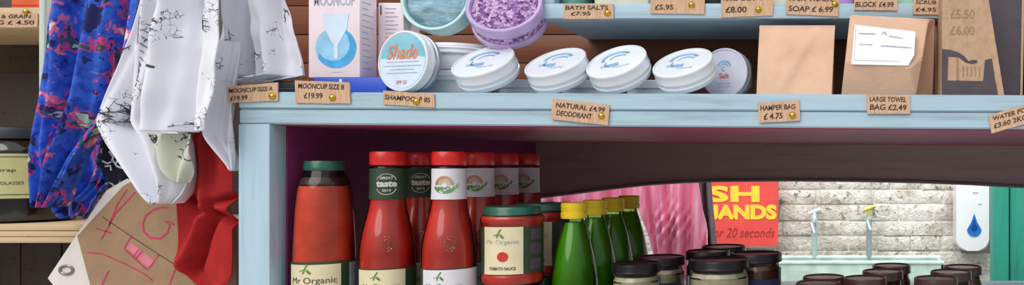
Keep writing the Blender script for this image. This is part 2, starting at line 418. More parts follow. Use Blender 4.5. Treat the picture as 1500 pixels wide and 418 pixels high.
# ------------------------------------------------------------------ setting
b = MB(); b.box((-9, -14, FLOOR - .05), (9, 2.2, FLOOR)); tag(b.build('floor', M['concrete']), kind='structure')  # unseen ground, extended and made pale to bounce light into the cabinet
b = MB(); b.box((-2.4, 1.76, FLOOR), (2.0, 1.9, 1.2)); wallb = b.build('wall_back', M['mortar']); tag(wallb, kind='structure')
b = MB(); rowh = .066; z = -.75; k = 0
while z < .55:
    x = -1.6 - (.1 if k % 2 else 0)
    hh = rowh * random.uniform(.7, 1.2)
    while x < 1.3:
        wd = random.choice((random.uniform(.09, .14), random.uniform(.17, .26)))
        b.box((x + .002, 1.7555 + random.uniform(-.003, .0025), z + random.uniform(.0005, .0035)), (x + wd - .001, 1.80, z + hh - random.uniform(0, .004)), .004, 2)
        x += wd
    z += hh; k += 1
b.build('brick_face', M['brick'], wallb)
b = MB()
b.box(P(1455, 250, 1.30) + Vector((0, 0, .35)), Vector((P(1478, 0, 1.30).x, 1.36, FLOOR)), .003)
b.box(P(1479.5, 250, 1.312) + Vector((0, 0, .35)), Vector((P(1560, 0, 1.3).x, 1.37, FLOOR)), .003)
tag(b.build('trim_1', M['teal_paint']), kind='structure')

# ------------------------------------------------------------------ the blue shelf cabinet
SL = -.0052                                       # slight fall of the top board towards the right
ZT = (HY - 134.5) / F                             # top of board at left
def ztop(px): return ZT - (px - 349) / 1751 * (7.6 / F)
cab = thing('shelf_cabinet', 'pale blue painted wooden shelf cabinet with plum inside and open arched back', 'shelf', Vector((P(349, 0).x, 0, FLOOR)))
XR = P(2100, 0).x; XL = P(349, 0).x; XI = P(395.5, 0).x; DEP = .82
def slab(z0l, z0r, z1l, z1r, y0, y1, x0, x1, bev=.0015):
    m_ = MB(); vs = m_.box((x0, y0, 0), (x1, y1, 1), 0)
    for v in vs:
        t = (v.co.x - x0) / (x1 - x0)
        v.co.z = (z0l + (z0r - z0l) * t) if v.co.z < .5 else (z1l + (z1r - z1l) * t)
    bmesh.ops.bevel(m_.bm, geom=m_.bm.edges[:], offset=bev, segments=2, affect='EDGES'); return m_
zb_l, zb_r = (HY - 181.5) / F, (HY - 193.5) / F; zt_r = (HY - 142.1) / F
mid_l, mid_r = (HY - 159.0) / F, (HY - 167.0) / F
slab(mid_l, mid_r, ZT, zt_r, 0, .30, XL, XR).build('top_board', M['blue_h'], cab)
slab(zb_l, zb_r, mid_l - .0007, mid_r - .0007, .0012, .30, XL, XR).build('front_rail', M['blue_h'], cab)
slab(zb_l + .002, zb_r + .002, mid_l, mid_r, .302, DEP, XL, XR).build('deck_board', M['dark_wood'], cab)
slab(zb_l - .0015, zb_r - .0015, zb_l + .0018, zb_r + .0018, .010, DEP, XI, XR, .0005).build('soffit', M['plum'], cab)
b = MB(); b.box((XL, .0, FLOOR), (XI - .0008, .03, zb_l - .0003), .0012); b.build('front_post', M['blue_v'], cab)
b = MB(); b.box((XL + .002, .0305, FLOOR), (XI, DEP, zb_l - .0006), .001); b.build('side_panel', M['purple'], cab)
FZ = -.2606
b = MB(); b.box((XI + .0005, .004, FZ - .03), (XR, DEP, FZ), .0015); b.build('bottom_board', M['blue_h'], cab)
b = MB(); b.box((XR, 0, FLOOR), (XR + .04, DEP, zb_r), .002); b.build('side_panel', M['blue_v'], cab)
ar = [(740, 300), (785, 292), (850, 284), (900, 277.5), (950, 272), (1000, 268.8), (1050, 267), (1150, 266), (1250, 266.8), (1340, 268.5), (1420, 271.5), (1500, 276), (1600, 286), (1700, 302)]
b = MB(); top = [P(x, 0, DEP) for x, _ in (ar[0], ar[-1])]
zbx = lambda X: zb_l + (zb_r - zb_l) * (X - XL) / (XR - XL)
xs = [P(x, y, DEP) for x, y in ar]
pts = [Vector((xs[0].x, DEP, zbx(xs[0].x) + .006)), Vector((xs[-1].x, DEP, zbx(xs[-1].x) + .006))] + xs[::-1]
b.prism([p + Vector((0, .0006, 0)) for p in pts], (0, .025, 0)); b.build('arched_rail', M['arch'], cab)
b = MB(); b.tube([p + Vector((0, -.001, .004)) for p in xs], .0045, 8); b.build('bead_moulding', M['bead'], cab)

# upper shelf and the brown boards behind
b = MB()
for i, (y1, y0) in enumerate(((136, 92), (92, 50), (50, 8), (8, -60), (-60, -120))):
    z0 = (HY - y1) / F * 1.24; z1 = (HY - y0) / F * 1.24 - .0012
    if i == 0: z0 = ZT + .001
    b.box((P(385, 0, .24).x, .24 + .001 * (i % 2), z0), (P(1640, 0, .24).x, .258, z1), .001)
tag(b.build('back_boards', M['brown_wood']), 'red-brown wooden boards closing the back above the long blue shelf', 'panel')
US = .06
ush = thing('upper_shelf', 'short upper shelf painted pale blue with card price tags pinned along it', 'shelf', P(792, 27, US))
zu0 = (HY - 27) / F * (1 + US); zu1 = (HY - 5) / F * (1 + US)
xu0 = P(792, 0, US).x; xu1 = P(1377, 0, US).x
b = MB(); b.box((xu0, US, zu0), (xu1, .239, zu1), .001); b.build('shelf_board', M['blue_h'], ush)
b = MB(); b.box((xu0 + .0005, US + .002, zu1 + .0003), (P(811, 0, US).x, .239, zu1 + .12), .001); b.build('upright', M['blue_v'], ush)

# ------------------------------------------------------------------ price tags
def price_tag(corners, txt, pin, label, Y=-.0008, group='handwritten card price tags'):
    """corners: tl, tr, br, bl in pixels on the front plane"""
    D = Y - .0016
    c = [P(x, y, Y) for x, y in corners]; ctr = sum(c, Vector()) / 4
    t = thing('price_tag', label, 'price tag', Vector((ctr.x, Y, min(p.z for p in c))), group)
    b = MB(); n = 5; edge = []
    for k in range(4):
        p, q = c[k], c[(k + 1) % 4]
        for i in range(n):
            e = p.lerp(q, i / n)
            if i: e += Vector((random.uniform(-1, 1), 0, random.uniform(-1, 1))) * .0003
            edge.append(e)
    b.prism(edge, (0, -.0014, 0)); b.build('card', M['kraft_tag'], t)
    tl, tr, br, bl = c
    W = ((tr - tl).length + (br - bl).length) / 2; H = ((bl - tl).length + (br - tr).length) / 2
    ux = ((tr - tl) + (br - bl)).normalized(); uz = ((tl - bl) + (tr - br)).normalized()
    for s, cu, cv, wu, hv in txt:
        o = tl + ux * (cu * W) - uz * (cv * H)
        text('lettering', s, M['ink'], t, lambda u, v, d, o=o: o + ux * (u + .10 * v) + uz * (v + .0003 * math.sin(u * 900)) + Vector((0, -.00145 - d, 0)), width=wu * W, height=hv * H, bold=.022, thick=.00015)
    if pin:
        p = P(pin[0], pin[1], Y - .0016)
        b = MB(); vs = b.lathe([(.0001, .0030), (.0018, .0027), (.0034, .0016), (.0042, .0004), (.0040, 0), (.0001, 0)], seg=20, cap=False)
        for v in vs: v.co = p + Vector((v.co.x, -v.co.z, v.co.y))
        b.build('brass_pin', M['brass'], t)
    return t
price_tag([(333, 127), (408, 121), (408, 148), (334, 151)], [('MOONCUP SIZE A', .48, .27, .86, .26), ('£19.99', .24, .70, .34, .28)], (399, 141), 'leftmost card price tag on the long blue shelf, beneath the white printed fabric')
price_tag([(433, 118), (513, 121), (514, 152), (434, 151)], [('MOONCUP SIZE B', .48, .25, .84, .24), ('£19.99', .33, .68, .34, .26)], (487, 143), 'card price tag for a cup in size B, under the pinkish cup box')
price_tag([(562, 133), (637, 138), (637, 158), (562, 153)], [('SHAMPOO  P 85', .48, .47, .88, .36)], (610, 149), 'small narrow card price tag under the round sunscreen tin')
price_tag([(810, 145), (893, 154), (891, 184), (808, 175)], [('NATURAL £4.99', .50, .27, .86, .25), ('DEODORANT', .40, .66, .62, .26)], (881, 170), 'tilted card price tag reading natural deodorant, below the second white tin')
price_tag([(1110, 151), (1171, 147), (1172, 177), (1112, 180)], [('HAMPER BAG', .48, .28, .84, .26), ('£ 4.75', .36, .70, .46, .30)], (1161, 169), 'card price tag under the plain brown paper bag')
price_tag([(1269, 138), (1333, 140), (1333, 167), (1270, 167)], [('LARGE TOWEL', .50, .26, .84, .26), ('BAG £2.49', .50, .68, .84, .30)], None, 'card price tag without a pin, below the brown paper bag with the white label')
price_tag([(1448, 169), (1505, 153), (1510, 179), (1452, 196)], [('WATER PO', .50, .26, .84, .25), ('£3.60 2KG', .50, .66, .84, .28)], None, 'tilted card price tag at the right end of the long blue shelf')
UY = US - .0008
price_tag([(827, 6), (899, 6), (899, 27.5), (826, 28)], [('BATH SALTS', .46, .26, .86, .28), ('£7.95', .34, .66, .40, .26)], (890, 19), 'leftmost card price tag on the upper shelf', UY, 'card tags on the upper shelf')
price_tag([(953, -12), (1033, -12), (1032, 21), (953, 20)], [('SHAMPOO BAR', .48, .22, .84, .24), ('£5.95', .26, .70, .34, .24)], (1013, 7), 'second card price tag from the left on the upper shelf, with a bright pin', UY, 'card tags on the upper shelf')
price_tag([(1056, -10), (1134, -10), (1132, 23), (1057, 26)], [('HAND CREAM TIN', .48, .24, .84, .22), ('£8.00', .30, .72, .40, .26)], (1111, 14), 'third card price tag from the left on the upper shelf', UY, 'card tags on the upper shelf')
price_tag([(1151, -10), (1229, -10), (1228, 24), (1151, 21)], [('FAIR TRADE', .50, .24, .84, .22), ('SOAP £ 6.99', .48, .70, .84, .26)], (1223, 6), 'fourth card price tag from the left on the upper shelf, reading soap', UY, 'card tags on the upper shelf')
price_tag([(1251, -14), (1315, -14), (1314, 16), (1251, 15)], [('SOAP DISH', .48, .24, .84, .22), ('BLOCK £4.99', .48, .70, .88, .26)], None, 'card price tag on the upper shelf directly above the white-labelled bag', UY, 'card tags on the upper shelf')
price_tag([(1338, -12), (1376, -12), (1375, 22), (1337, 21)], [('BODY', .50, .18, .7, .16), ('SCRUB', .5, .46, .8, .17), ('£4.95', .50, .78, .8, .18)], None, 'narrow card price tag on the upper shelf beside the tall carton', UY, 'card tags on the upper shelf')

# ------------------------------------------------------------------ things on the upper shelf (only their feet show)
def packet(name, x0, x1, m, m2, label, cat, Y=.075, h=.09, rnd=False):
    t = thing(name, label, cat, Vector(((P(x0, 0, Y).x + P(x1, 0, Y).x) / 2, Y + .03, zu1)))
    X0, X1 = P(x0, 0, Y).x, P(x1, 0, Y).x
    if rnd:
        r = (X1 - X0) / 2; b = MB(); c = (t.location.x, Y + r, zu1)
        b.lathe([(r * .9, 0), (r, .002), (r, h * .6), (r * .98, h * .62)], c); b.build('tin_body', m, t)
        b = MB(); b.lathe([(r * 1.03, h * .60), (r * 1.04, h * .62), (r * 1.04, h * .85), (r * .9, h * .9), (.001, h * .9)], c); b.build('lid', m2, t)
    else:
        b = MB(); b.box((X0, Y, zu1), (X1, Y + .06, zu1 + h), .003); b.build('packet_body', m, t)
        b = MB(); b.box((X0 + .001, Y + .015, zu1 + h), (X1 - .001, Y + .045, zu1 + h + .012), .002); b.build('folded_top', m2, t)
    return t
packet('storage_tin', 813, 861, M['teal_tin'], M['teal_tin'], 'teal tin at the left end of the upper shelf, above its first tag', 'tin', rnd=True, h=.08)
packet('black_packet', 863, 868, M['black_card'], M['black_card'], 'thin dark packet beside the teal tin on the upper shelf', 'packet')
packet('cream_packet', 870, 950, M['cream_bag'], M['cream_bag'], 'cream packet on the upper shelf between the first two tags', 'packet')
packet('black_box', 985, 1052, M['black_card'], M['black_card'], 'black box on the upper shelf behind the second and third tags', 'box')
packet('cream_box', 1125, 1156, M['cream_bag'], M['olive_label'], 'small cream box on the upper shelf between the third and fourth tags', 'box')
packet('purple_tin', 1215, 1249, M['purple_tin'], M['purple_tin'], 'purple tin on the upper shelf above the gap between the paper bags', 'tin', rnd=True)
packet('green_packet', 1311, 1338, M['green_tin'], M['green_tin'], 'pale green packet on the upper shelf left of its narrow tag', 'packet')

# ------------------------------------------------------------------ cup box, blue box, second box
def ztp(x): return ztop(x)
Yb = .022
bb = thing('blue_box', 'flat bright blue carton lying under the upright cup box', 'box', Vector((P(514, 0, Yb).x, Yb + .03, ztp(510))))
b = MB(); zq = (HY - 113.5) / F * (1 + Yb)
b.box((P(460, 0, Yb).x, Yb, ztp(510)), (P(566, 0, Yb).x, Yb + .075, zq), .001); b.build('carton', M['blue_card'], bb)
b = MB(); b.box((P(497, 0, Yb).x, Yb - .0003, ztp(510) + .003), (P(501, 0, Yb).x, Yb, zq - .002)); b.build('printed_drop', M['cup_white'], bb)
X0, X1 = P(452, 0, Yb).x, P(527, 0, Yb).x; zt = (HY + 16) / F * (1 + Yb)
cb = thing('cup_box', 'pinkish white carton printed with a pale cup over a blue circle', 'box', Vector(((X0 + X1) / 2, Yb + .02, zq)))
b = MB(); b.box((X0, Yb, zq), (X1, Yb + .036, zt), .0008); b.build('carton', M['white_pink'], cb)
def disc(cx, cy, r, Y, m, name, par, sx=1, th=.0002, a0=0, a1=360, n=40):
    b = MB(); c = P(cx, cy, Y); rr = r / F * (1 + Y)
    pts = [c + Vector((math.cos(R(a0 + (a1 - a0) * i / n)) * rr * sx, 0, math.sin(R(a0 + (a1 - a0) * i / n)) * rr)) for i in range(n if a1 - a0 == 360 else n + 1)]
    b.prism(pts, (0, -th, 0)); return b.build(name, m, par)
disc(492, 70, 30, Yb, M['cup_blue'], 'printed_circle', cb)
b = MB(); pts = []
for i in range(25):
    a = R(-150 + 215 * i / 24); pts.append(P(492 + 30 * math.cos(a), 70 - 30 * math.sin(a), Yb - .0002))
for i in range(24, -1, -1):
    a = R(-150 + 215 * i / 24); pts.append(P(488 + 24 * math.cos(a), 65 - 24 * math.sin(a), Yb - .0002))
b.prism(pts, (0, -.0002, 0)); b.build('printed_crescent', M['cup_blue2'], cb)
b = MB(); b.prism([P(x, y, Yb - .0004) for x, y in ((473, 20), (511, 20), (508, 42), (499, 60), (495, 66), (494.5, 86), (490, 86), (489, 66), (484, 58), (476, 42))], (0, -.0002, 0)); b.build('printed_cup', M['cup_white'], cb)
yb2 = Yb
text('lettering', 'MOONCUP', M['grey_print'], cb, lambda u, v, d: P(490, 0.5, Yb) + Vector((u, -d, v)), width=62 / F, height=17 / F, bold=.03)
text('small_print', 'menstrual cup', M['grey_print'], cb, lambda u, v, d: P(494, 106, Yb) + Vector((u, -d, v)), width=16 / F)
b = MB()
for k in range(13):
    zz = zq + .012 + k * .0075; L = random.uniform(.012, .026)
    b.box((X1, Yb + .005, zz), (X1 + .0002, Yb + .005 + L, zz + .0012))
b.build('side_print', M['grey_print'], cb)
Y2 = .062; X0, X1 = P(554, 0, Y2).x, P(591, 0, Y2).x
c2 = thing('tall_carton', 'narrow pinkish white carton behind the round sunscreen tin', 'box', Vector(((X0 + X1) / 2, Y2, ztp(570))))
b = MB(); b.box((X0, Y2, ztp(570)), (X1, Y2 + .04, (HY - 4) / F * (1 + Y2)), .001); b.build('carton', M['white_pink'], c2)
b = MB()
for k in range(12):
    y = 12 + k * 6; b.box(P(564, y, Y2), P(564 + random.uniform(12, 22), y + 1.5, Y2) + Vector((0, -.0002, 0)))
b.build('side_print', M['grey_print'], c2)
b = MB(); b.box(P(557, 8, Y2), P(559, 22, Y2) + Vector((0, -.0002, 0))); b.build('edge_mark', M['charcoal_print'], c2)
Yk = .03
bk = thing('black_pouch', 'black pouch lying flat behind the two leftmost tags', 'pouch', Vector((P(425, 0, Yk).x, Yk + .03, ztp(420))))
b = MB(); b.box((P(395, 0, Yk).x, Yk, ztp(420)), (P(455, 0, Yk).x, Yk + .06, (HY - 118) / F * (1 + Yk)), .005, 3); b.build('pouch_body', M['black_card'], bk)
b = MB(); b.box((P(398, 0, Yk).x, Yk - .0006, ztp(420) + .006), (P(452, 0, Yk).x, Yk + .0001, ztp(420) + .0072)); b.build('zip', M['charcoal_print'], bk)

# ------------------------------------------------------------------ tins
def tin_mesh(t, r, h, lidh, bm_, lm_, loc, lip=.0012):
    b = MB(); b.lathe([(r * .90, 0), (r * .94, .001), (r * .955, .003), (r * .965, (h - lidh) * .45), (r * .99, (h - lidh) * .5), (r * .99, (h - lidh) * .62), (r * .96, (h - lidh) * .68), (r * .96, h - lidh + .002)], loc, 56); b.build('tin_body', bm_, t, world=False)
    b = MB(); l0 = h - lidh
    b.lathe([(r * .97, l0), (r, l0 + .001), (r, l0 + .0025), (r * .985, l0 + .004), (r * .985, h - .004), (r, h - .002), (r * .985, h - .0003), (r * .93, h), (r * .915, h - .0012), (r * .01, h - .0012)], loc, 56)
    b.build('lid', lm_, t, world=False)
def logo_marks(t, r, h, style=0):
    """blue wave logo and small lettering printed on a lid; local coordinates, lid facing +z, 'up' is +y"""
    b = MB(); s = r / .039 * (1.45 if style == 0 else 1); z = h - .0012
    if style == 0:
        arcs = [(.0, .006, .012, 20, 190, .0032), (.002, .004, .0075, 30, 170, .0022), (-.002, -.001, .008, 150, 300, .0020)]
    else:
        arcs = [(.0, .010, .010, 0, 180, .0034), (.0, .009, .006, 0, 180, .0025), (-.0005, .006, .0035, 60, 300, .002)]
    for cx, cy, rr, a0, a1, wd in arcs:
        p = [(s * (cx + rr * math.cos(R(a0 + (a1 - a0) * i / 14))), s * (cy + rr * .8 * math.sin(R(a0 + (a1 - a0) * i / 14))), z) for i in range(15)]
        b.ribbon(p, wd * s, .0002, (0, 0, 1))
    if style == 0: b.ribbon([(-.014 * s, -.004 * s, z), (.002 * s, -.004 * s, z)], .004 * s, .0002, (0, 0, 1))
    b.build('printed_logo', M['logo_blue'], t, world=False)
TINR = .0388; TINH = .027
def deo_tin(name='deodorant_tin'):
    t = thing(name, '', 'tin', Vector())
    tin_mesh(t, TINR, TINH, .015, M['white_tin'], M['white_tin'], (0, 0, 0)); return t
tprint = [(710, 133, 36, -9, 0, 'white deodorant tin tilted forward, leftmost of the four, under the lilac tub'),
          (816, 134, 33, -11, -12, 'white deodorant tin tilted forward, second from the left of the four'),
          (906, 134, 37, -13, 6, 'white deodorant tin tilted forward, third from the left, steepest tilt'),
          (1002, 135, 33, -12, -10, 'white deodorant tin tilted forward, rightmost of the four, before the upright tin')]
words = ['wild', 'salt', 'wave', 'coast']
for i, (cx, by, tx, ty, rz, lab) in enumerate(tprint):
    t = thing('deodorant_tin', lab, 'tin', Vector(), 'white deodorant tins')
    tin_mesh(t, TINR, TINH, .015, M['white_tin'], M['white_tin'], (0, 0, 0)); logo_marks(t, TINR, TINH)
    text('lettering', 'Natural', M['grey_print'], t, lambda u, v, d: Vector((.006 + u, -.015 + v, TINH - .0012 + d)), width=.020, bold=.01, world=False)
    rot = Matrix.Rotation(R(ty), 4, 'Y') @ Matrix.Rotation(R(tx), 4, 'X')
    n = rot @ Vector((0, 0, 1)); low = TINR * .90 * math.sqrt(max(0, 1 - n.z ** 2))
    t.rotation_euler = (rot @ Matrix.Rotation(R(rz), 4, 'Z')).to_euler()
    yc = .012 + TINR * math.cos(R(tx)); t.location = Vector((P(cx, 0, yc - .01).x + .0035, yc, ztp(cx) + low + .0004))
# flat tins lying behind (they carry the tilted ones)
proto = thing('white_flat_tin', 'plain white tin lying flat behind the first two tilted tins', 'tin', Vector(), 'flat white tins behind the tilted ones')
tin_mesh(proto, .037, .026, .012, M['white_tin'], M['white_tin'], (0, 0, 0))
flat = [(768, 'plain white tin lying flat in the gap between the first and second tilted tins'),
        (862, 'plain white tin lying flat in the gap between the second and third tilted tins'),
        (957, 'plain white tin lying flat in the gap between the third and fourth tilted tins')]
for i, (cx, lab) in enumerate(flat):
    loc = Vector((P(cx, 0, .125).x, .128, ztp(cx) + .0003))
    if i == 0: proto.location = loc; proto['label'] = lab
    else: copy_thing(proto, loc, lab)
# upright tin right of them
def upright(name, label, cx, cy, rpx, Y, h, mats, yaw=0, lean=3, group=None):
    t = thing(name, label, 'tin', Vector(), group); r = rpx / F * (1 + Y)
    tin_mesh(t, r, h, h * .5, mats[0], mats[1], (0, 0, 0))
    t.rotation_euler = (R(90 - lean), 0, R(yaw)); t.location = Vector((P(cx, 0, Y).x, Y + h, ztp(cx) + r + .0004)); return t, r
t, r = upright('salve_tin', 'upright tin facing front with blue arc logo, at the right end of the tins', 1068, 0, 37, .085, .030, (M['steel'], M['alu_lid']), -14)
logo_marks(t, r, .030, 1)
text('lettering', 'Salt', M['red_print'], t, lambda u, v, d: Vector((u, -.004 + v, .0288 + d)), width=.014, bold=.03, world=False)
text('small_print', 'natural balm\nhand made', M['grey_print'], t, lambda u, v, d: Vector((u, -.016 + v, .0288 + d)), width=.02, world=False)
# sunscreen tin
t, r = upright('sunscreen_tin', 'round pale blue sunscreen tin standing on edge with orange script label', 597, 0, 45.5, .012, .026, (M['alu'], M['white_tin']), -16, 4)
h = .026; zf = h - .0012
b = MB(); b.lathe([(.0005, zf), (r * .9, zf), (r * .9, zf + .0002), (.0005, zf + .0002)], (0, 0, 0), 48, False); b.build('label', M['sky_label'], t, world=False)
b = MB(); rr = r * .89
pts = [Vector((rr * math.cos(R(a)), rr * math.sin(R(a)), zf + .0002)) for a in range(-186, 7, 6)]
pts += [Vector((rr * (.9 - 1.8 * i / 10), rr * (.10 + .05 * math.sin(i * 1.1)), zf + .0002)) for i in range(1, 10)]
b.prism(pts, (0, 0, .0002)); b.build('label_lower_half', M['pale_label'], t, world=False)
text('script_lettering', 'Shade', M['orange_print'], t, lambda u, v, d: Vector((u - .001, .011 + v, zf + .0004 + d)), width=.047, height=.019, bold=.02, shear=.25, world=False)
b = MB()
for k, (yy, L) in enumerate(((-.002, .05), (-.007, .058), (-.0115, .036), (-.016, .046))):
    b.box((-L / 2, yy, zf + .0004), (L / 2, yy + .0011, zf + .0006))
b.build('printed_lines', M['grey_print'], t, world=False)
text('small_print', 'SPF 25', M['red_print'], t, lambda u, v, d: Vector((u, -.027 + v, zf + .0004 + d)), width=.016, bold=.02, world=False)
# two stacked white tubs
def tub(label, cx, z, Y, r, h, group):
    t = thing('white_tub', label, 'tub', Vector((P(cx, 0, Y).x, Y + r, z)), group); c = (0, 0, 0)
    b = MB(); b.lathe([(r * .84, 0), (r * .9, .001), (r * .92, .004), (r * .92, h * .72)], c, 56); b.build('tub_body', M['white_tin'], t, world=False)
    b = MB(); b.lathe([(r * .93, h * .60), (r * .99, h * .61), (r, h * .66), (r * .97, h * .70), (r * .97, h * .76), (r, h * .80), (r * .97, h * .85), (r * .97, h * .93), (r * .95, h * .985), (r * .9, h), (.001, h)], c, 56)
    b.build('lid', M['white_tin'], t, world=False); return t
tub('lower plain white tub in the stack right of the sunscreen tin', 647, ztp(650) + .0003, .052, .046, .034, 'stacked white tubs')
tub('upper plain white tub in the stack right of the sunscreen tin, under the mint tub', 646, ztp(650) + .0350, .052, .048, .035, 'stacked white tubs')
# mint soap tub and lilac tub, open faces tipped to the front
def open_tub(name, label, cx, cy, rpx, Y, h, rim, fill, tilt, roll, bumpy):
    r = rpx / F * (1 + Y); t = thing(name, label, 'tub', P(cx, cy, Y))
    b = MB(); b.lathe([(r * .86, -h), (r * .94, -h + .001), (r * .97, -h + .004), (r * .95, -h * .55), (r * .955, -h * .5), (r, -h * .45), (r, -.004), (r * .995, -.001), (r * .975, 0), (r * .90, -.0006), (r * .875, -.003), (r * .875, -.010)], (0, 0, 0), 64, True)
    b.build('tub_rim', rim, t, world=False)
    if bumpy:
        b = MB(); b.lathe([(r * .99, -h * .46), (r * .985, -h * .72), (r * .95, -h * .76), (r * .95, -h * .44)], (0, 0, 0), 64, False); b.build('crystal_band', fill, t, world=False)
        b = MB(); b.lathe([(r * .90, -h - .001), (r * 1.02, -h - .0005), (r * 1.035, -h * .94), (r * 1.02, -h * .80), (r * .95, -h * .77)], (0, 0, 0), 64, True); b.build('base_ring', rim, t, world=False)
    b = MB(); g = []; n = 22
    for j in range(n + 1):
        q = r * .88 * j / n; ring = []
        for i in range(56):
            a = 2 * math.pi * i / 56; x, y = q * math.cos(a), q * math.sin(a)
            z = -.004 + (noise.noise(Vector((x, y, 0)) * (260 if bumpy else 60)) * (.0022 if bumpy else .0026))
            if j == n: z = -.0062
            ring.append(b.bm.verts.new((x, y, z)))
        g.append(ring)
    for j in range(n):
        for i in range(56): b.bm.faces.new((g[j][i], g[j + 1][i], g[j + 1][(i + 1) % 56], g[j][(i + 1) % 56]))
    bmesh.ops.remove_doubles(b.bm, verts=b.bm.verts, dist=1e-6)
    b.build('tub_filling', fill, t, world=False, sharp=60 if not bumpy else 30)
    t.rotation_euler = (Matrix.Rotation(R(roll), 4, 'Y') @ Matrix.Rotation(R(tilt), 4, 'X')).to_euler(); return t
open_tub('soap_tub', 'mint rimmed round tub with blue-green filling, tipped forward on the white tubs', 637, -4, 51, .062, .030, M['mint'], M['seafoam'], 80, 2, False)
open_tub('bath_salt_tub', 'lilac round tub of purple crystals tipped forward above the leftmost tilted tin', 738, 5, 54, .046, .034, M['lilac'], M['salts'], 58, 8, True)

# ------------------------------------------------------------------ paper bags
def paper_bag(name, label, outline, Y, dep, m, group=None):
    t = thing(name, label, 'paper bag', Vector((P((outline[0][0] + outline[1][0]) / 2, 0, Y).x, Y + dep / 2, ztp(outline[0][0]) + .0004)), group)
    return t
# plain bag
Y = .03; x0, x1 = 1108, 1221
t = paper_bag('paper_bag', 'plain brown kraft paper bag standing right of the tins', [(x0, 0), (x1, 0)], Y, .05, M['kraft_bag'])
bm = bmesh.new(); nu, nv = 24, 24; zb = ztp(1160) + .0004; ztp_ = (HY - 33) / F * (1 + Y)
def bagsheet(bm, front):
    g = []
    for j in range(nv + 1):
        v = j / nv; row = []
        for i in range(nu + 1):
            u = i / nu; xl = P(x0 + 1 * v, 0, Y).x; xr = P(x1 - 3 * (1 - v) + 1 * v, 0, Y).x
            x = xl + (xr - xl) * u; z = zb + (ztp_ - zb) * v
            d = .028 * (1 - v) ** .8 * (1 if not front else 1)
            yy = Y + .028 + (-d if front else d)
            cre = -.004 * max(0, 1 - abs((u - .45) - (v - .35) * .5) * 9) * math.sin(math.pi * v)
            if 0 < i < nu: yy += (cre if front else 0) + noise.noise(Vector((u * 3, v * 3, 1 if front else 5))) * .003 * math.sin(math.pi * v)
            row.append(bm.verts.new((x, yy, z)))
        g.append(row)
    return g
ga, gb = bagsheet(bm, True), bagsheet(bm, False)
for g in (ga, gb):
    for j in range(nv):
        for i in range(nu): bm.faces.new((g[j][i], g[j + 1][i], g[j + 1][i + 1], g[j][i + 1]))
for j in range(nv):
    for i in (0, nu): bm.faces.new((ga[j][i], ga[j + 1][i], gb[j + 1][i], gb[j][i]))
for i in range(nu): bm.faces.new((ga[0][i], ga[0][i + 1], gb[0][i + 1], gb[0][i]))
bmesh.ops.remove_doubles(bm, verts=bm.verts, dist=1e-5); bmesh.ops.recalc_face_normals(bm, faces=bm.faces)
me = bpy.data.meshes.new('bag_body'); bm.to_mesh(me); bm.free(); link('bag_body', me, M['kraft_bag'], t)
b = MB(); b.box((P(x0 + .5, 0, Y).x, Y + .0265, ztp_ - .006), (P(x1 + 1.5, 0, Y).x, Y + .0295, ztp_ + .001), .0008); b.build('folded_top', M['kraft_bag'], t)

# labelled bag: folded top with gusset
Y = .012; zb = ztp(1290) + .0004
t = thing('paper_bag', 'brown kraft paper bag with a large white address label and side gusset', 'paper bag', Vector((P(1290, 0, Y).x, Y + .03, zb)))
def q(x, y, dy=0): return P(x, y, Y) + Vector((0, dy, 0))
def qb(x, y, dy=0):
    p = P(x, y, Y); p.z = zb; p.y += dy; return p
bm = bmesh.new()
V = lambda p: bm.verts.new(p)
f_bl, f_br = V(qb(1232, 137, .010)), V(qb(1343, 137, .012))
f_tl, f_tr = V(q(1245, 20, .012)), V(q(1362, 26, .016))
f_ml, f_mr = V(q(1238, 92, -.006)), V(q(1332, 100, -.009))
f_mr2 = V(q(1352, 84, .004))
b_tl, b_tr = V(q(1246, 17, .022) ), V(q(1374, 22, .030))
b_bl, b_br = V(qb(1234, 137, .055)), V(qb(1374, 137, .062))
g_m = V(q(1346, 84, .040)); g_b = V(qb(1340, 137, .042))
for f in ((f_bl, f_br, f_mr, f_ml), (f_ml, f_mr, f_mr2, f_tr, f_tl), (f_br, g_b, g_m, f_mr2, f_mr), (f_mr2, g_m, b_tr, f_tr), (g_b, b_br, b_tr, g_m), (f_tl, f_tr, b_tr, b_tl), (b_tl, b_tr, b_br, b_bl), (f_bl, f_ml, f_tl, b_tl, b_bl), (f_bl, f_br, g_b, b_br, b_bl)):
    bm.faces.new(f)
bmesh.ops.triangulate(bm, faces=bm.faces); bmesh.ops.recalc_face_normals(bm, faces=bm.faces)
bmesh.ops.bevel(bm, geom=bm.edges[:], offset=.0012, segments=2, affect='EDGES')
me = bpy.data.meshes.new('bag_body'); bm.to_mesh(me); bm.free(); link('bag_body', me, M['kraft_bag'], t, sharp=25)
# label on the front panel plane
A, Bp, Cp = q(1238, 92, -.006), q(1332, 100, -.009), q(1245, 20, .012)
nrm = (Bp - A).cross(Cp - A).normalized();
if nrm.y > 0: nrm = -nrm
def onp(x, y, off=.0012):
    o = Vector((0, -1, 0)); d = (P(x, y, 0) - o); s = (A - o).dot(nrm) / d.dot(nrm); return o + d * s + nrm * off
b = MB(); b.prism([onp(x, y) for x, y in ((1252, 37), (1341, 47), (1339, 82), (1330, 97), (1247, 95))], nrm * .0004); b.build('address_label', M['white'], t)
b = MB()
for (xa, ya, xb, yb_) in ((1258, 50, 1282, 51), (1302, 54, 1322, 57), (1259, 66, 1278, 66.5), (1290, 68, 1335, 71)):
    b.ribbon([onp(xa, ya, .0017), onp(xb, yb_, .0017)], .0016, .0002, nrm)
for k in range(4): b.ribbon([onp(1291 + 2 * k, 51 - k % 2 * 3, .0017), onp(1296 + k, 47 + 2 * k, .0017)], .001, .0002, nrm)
b.build('label_print', M['grey_print'], t)
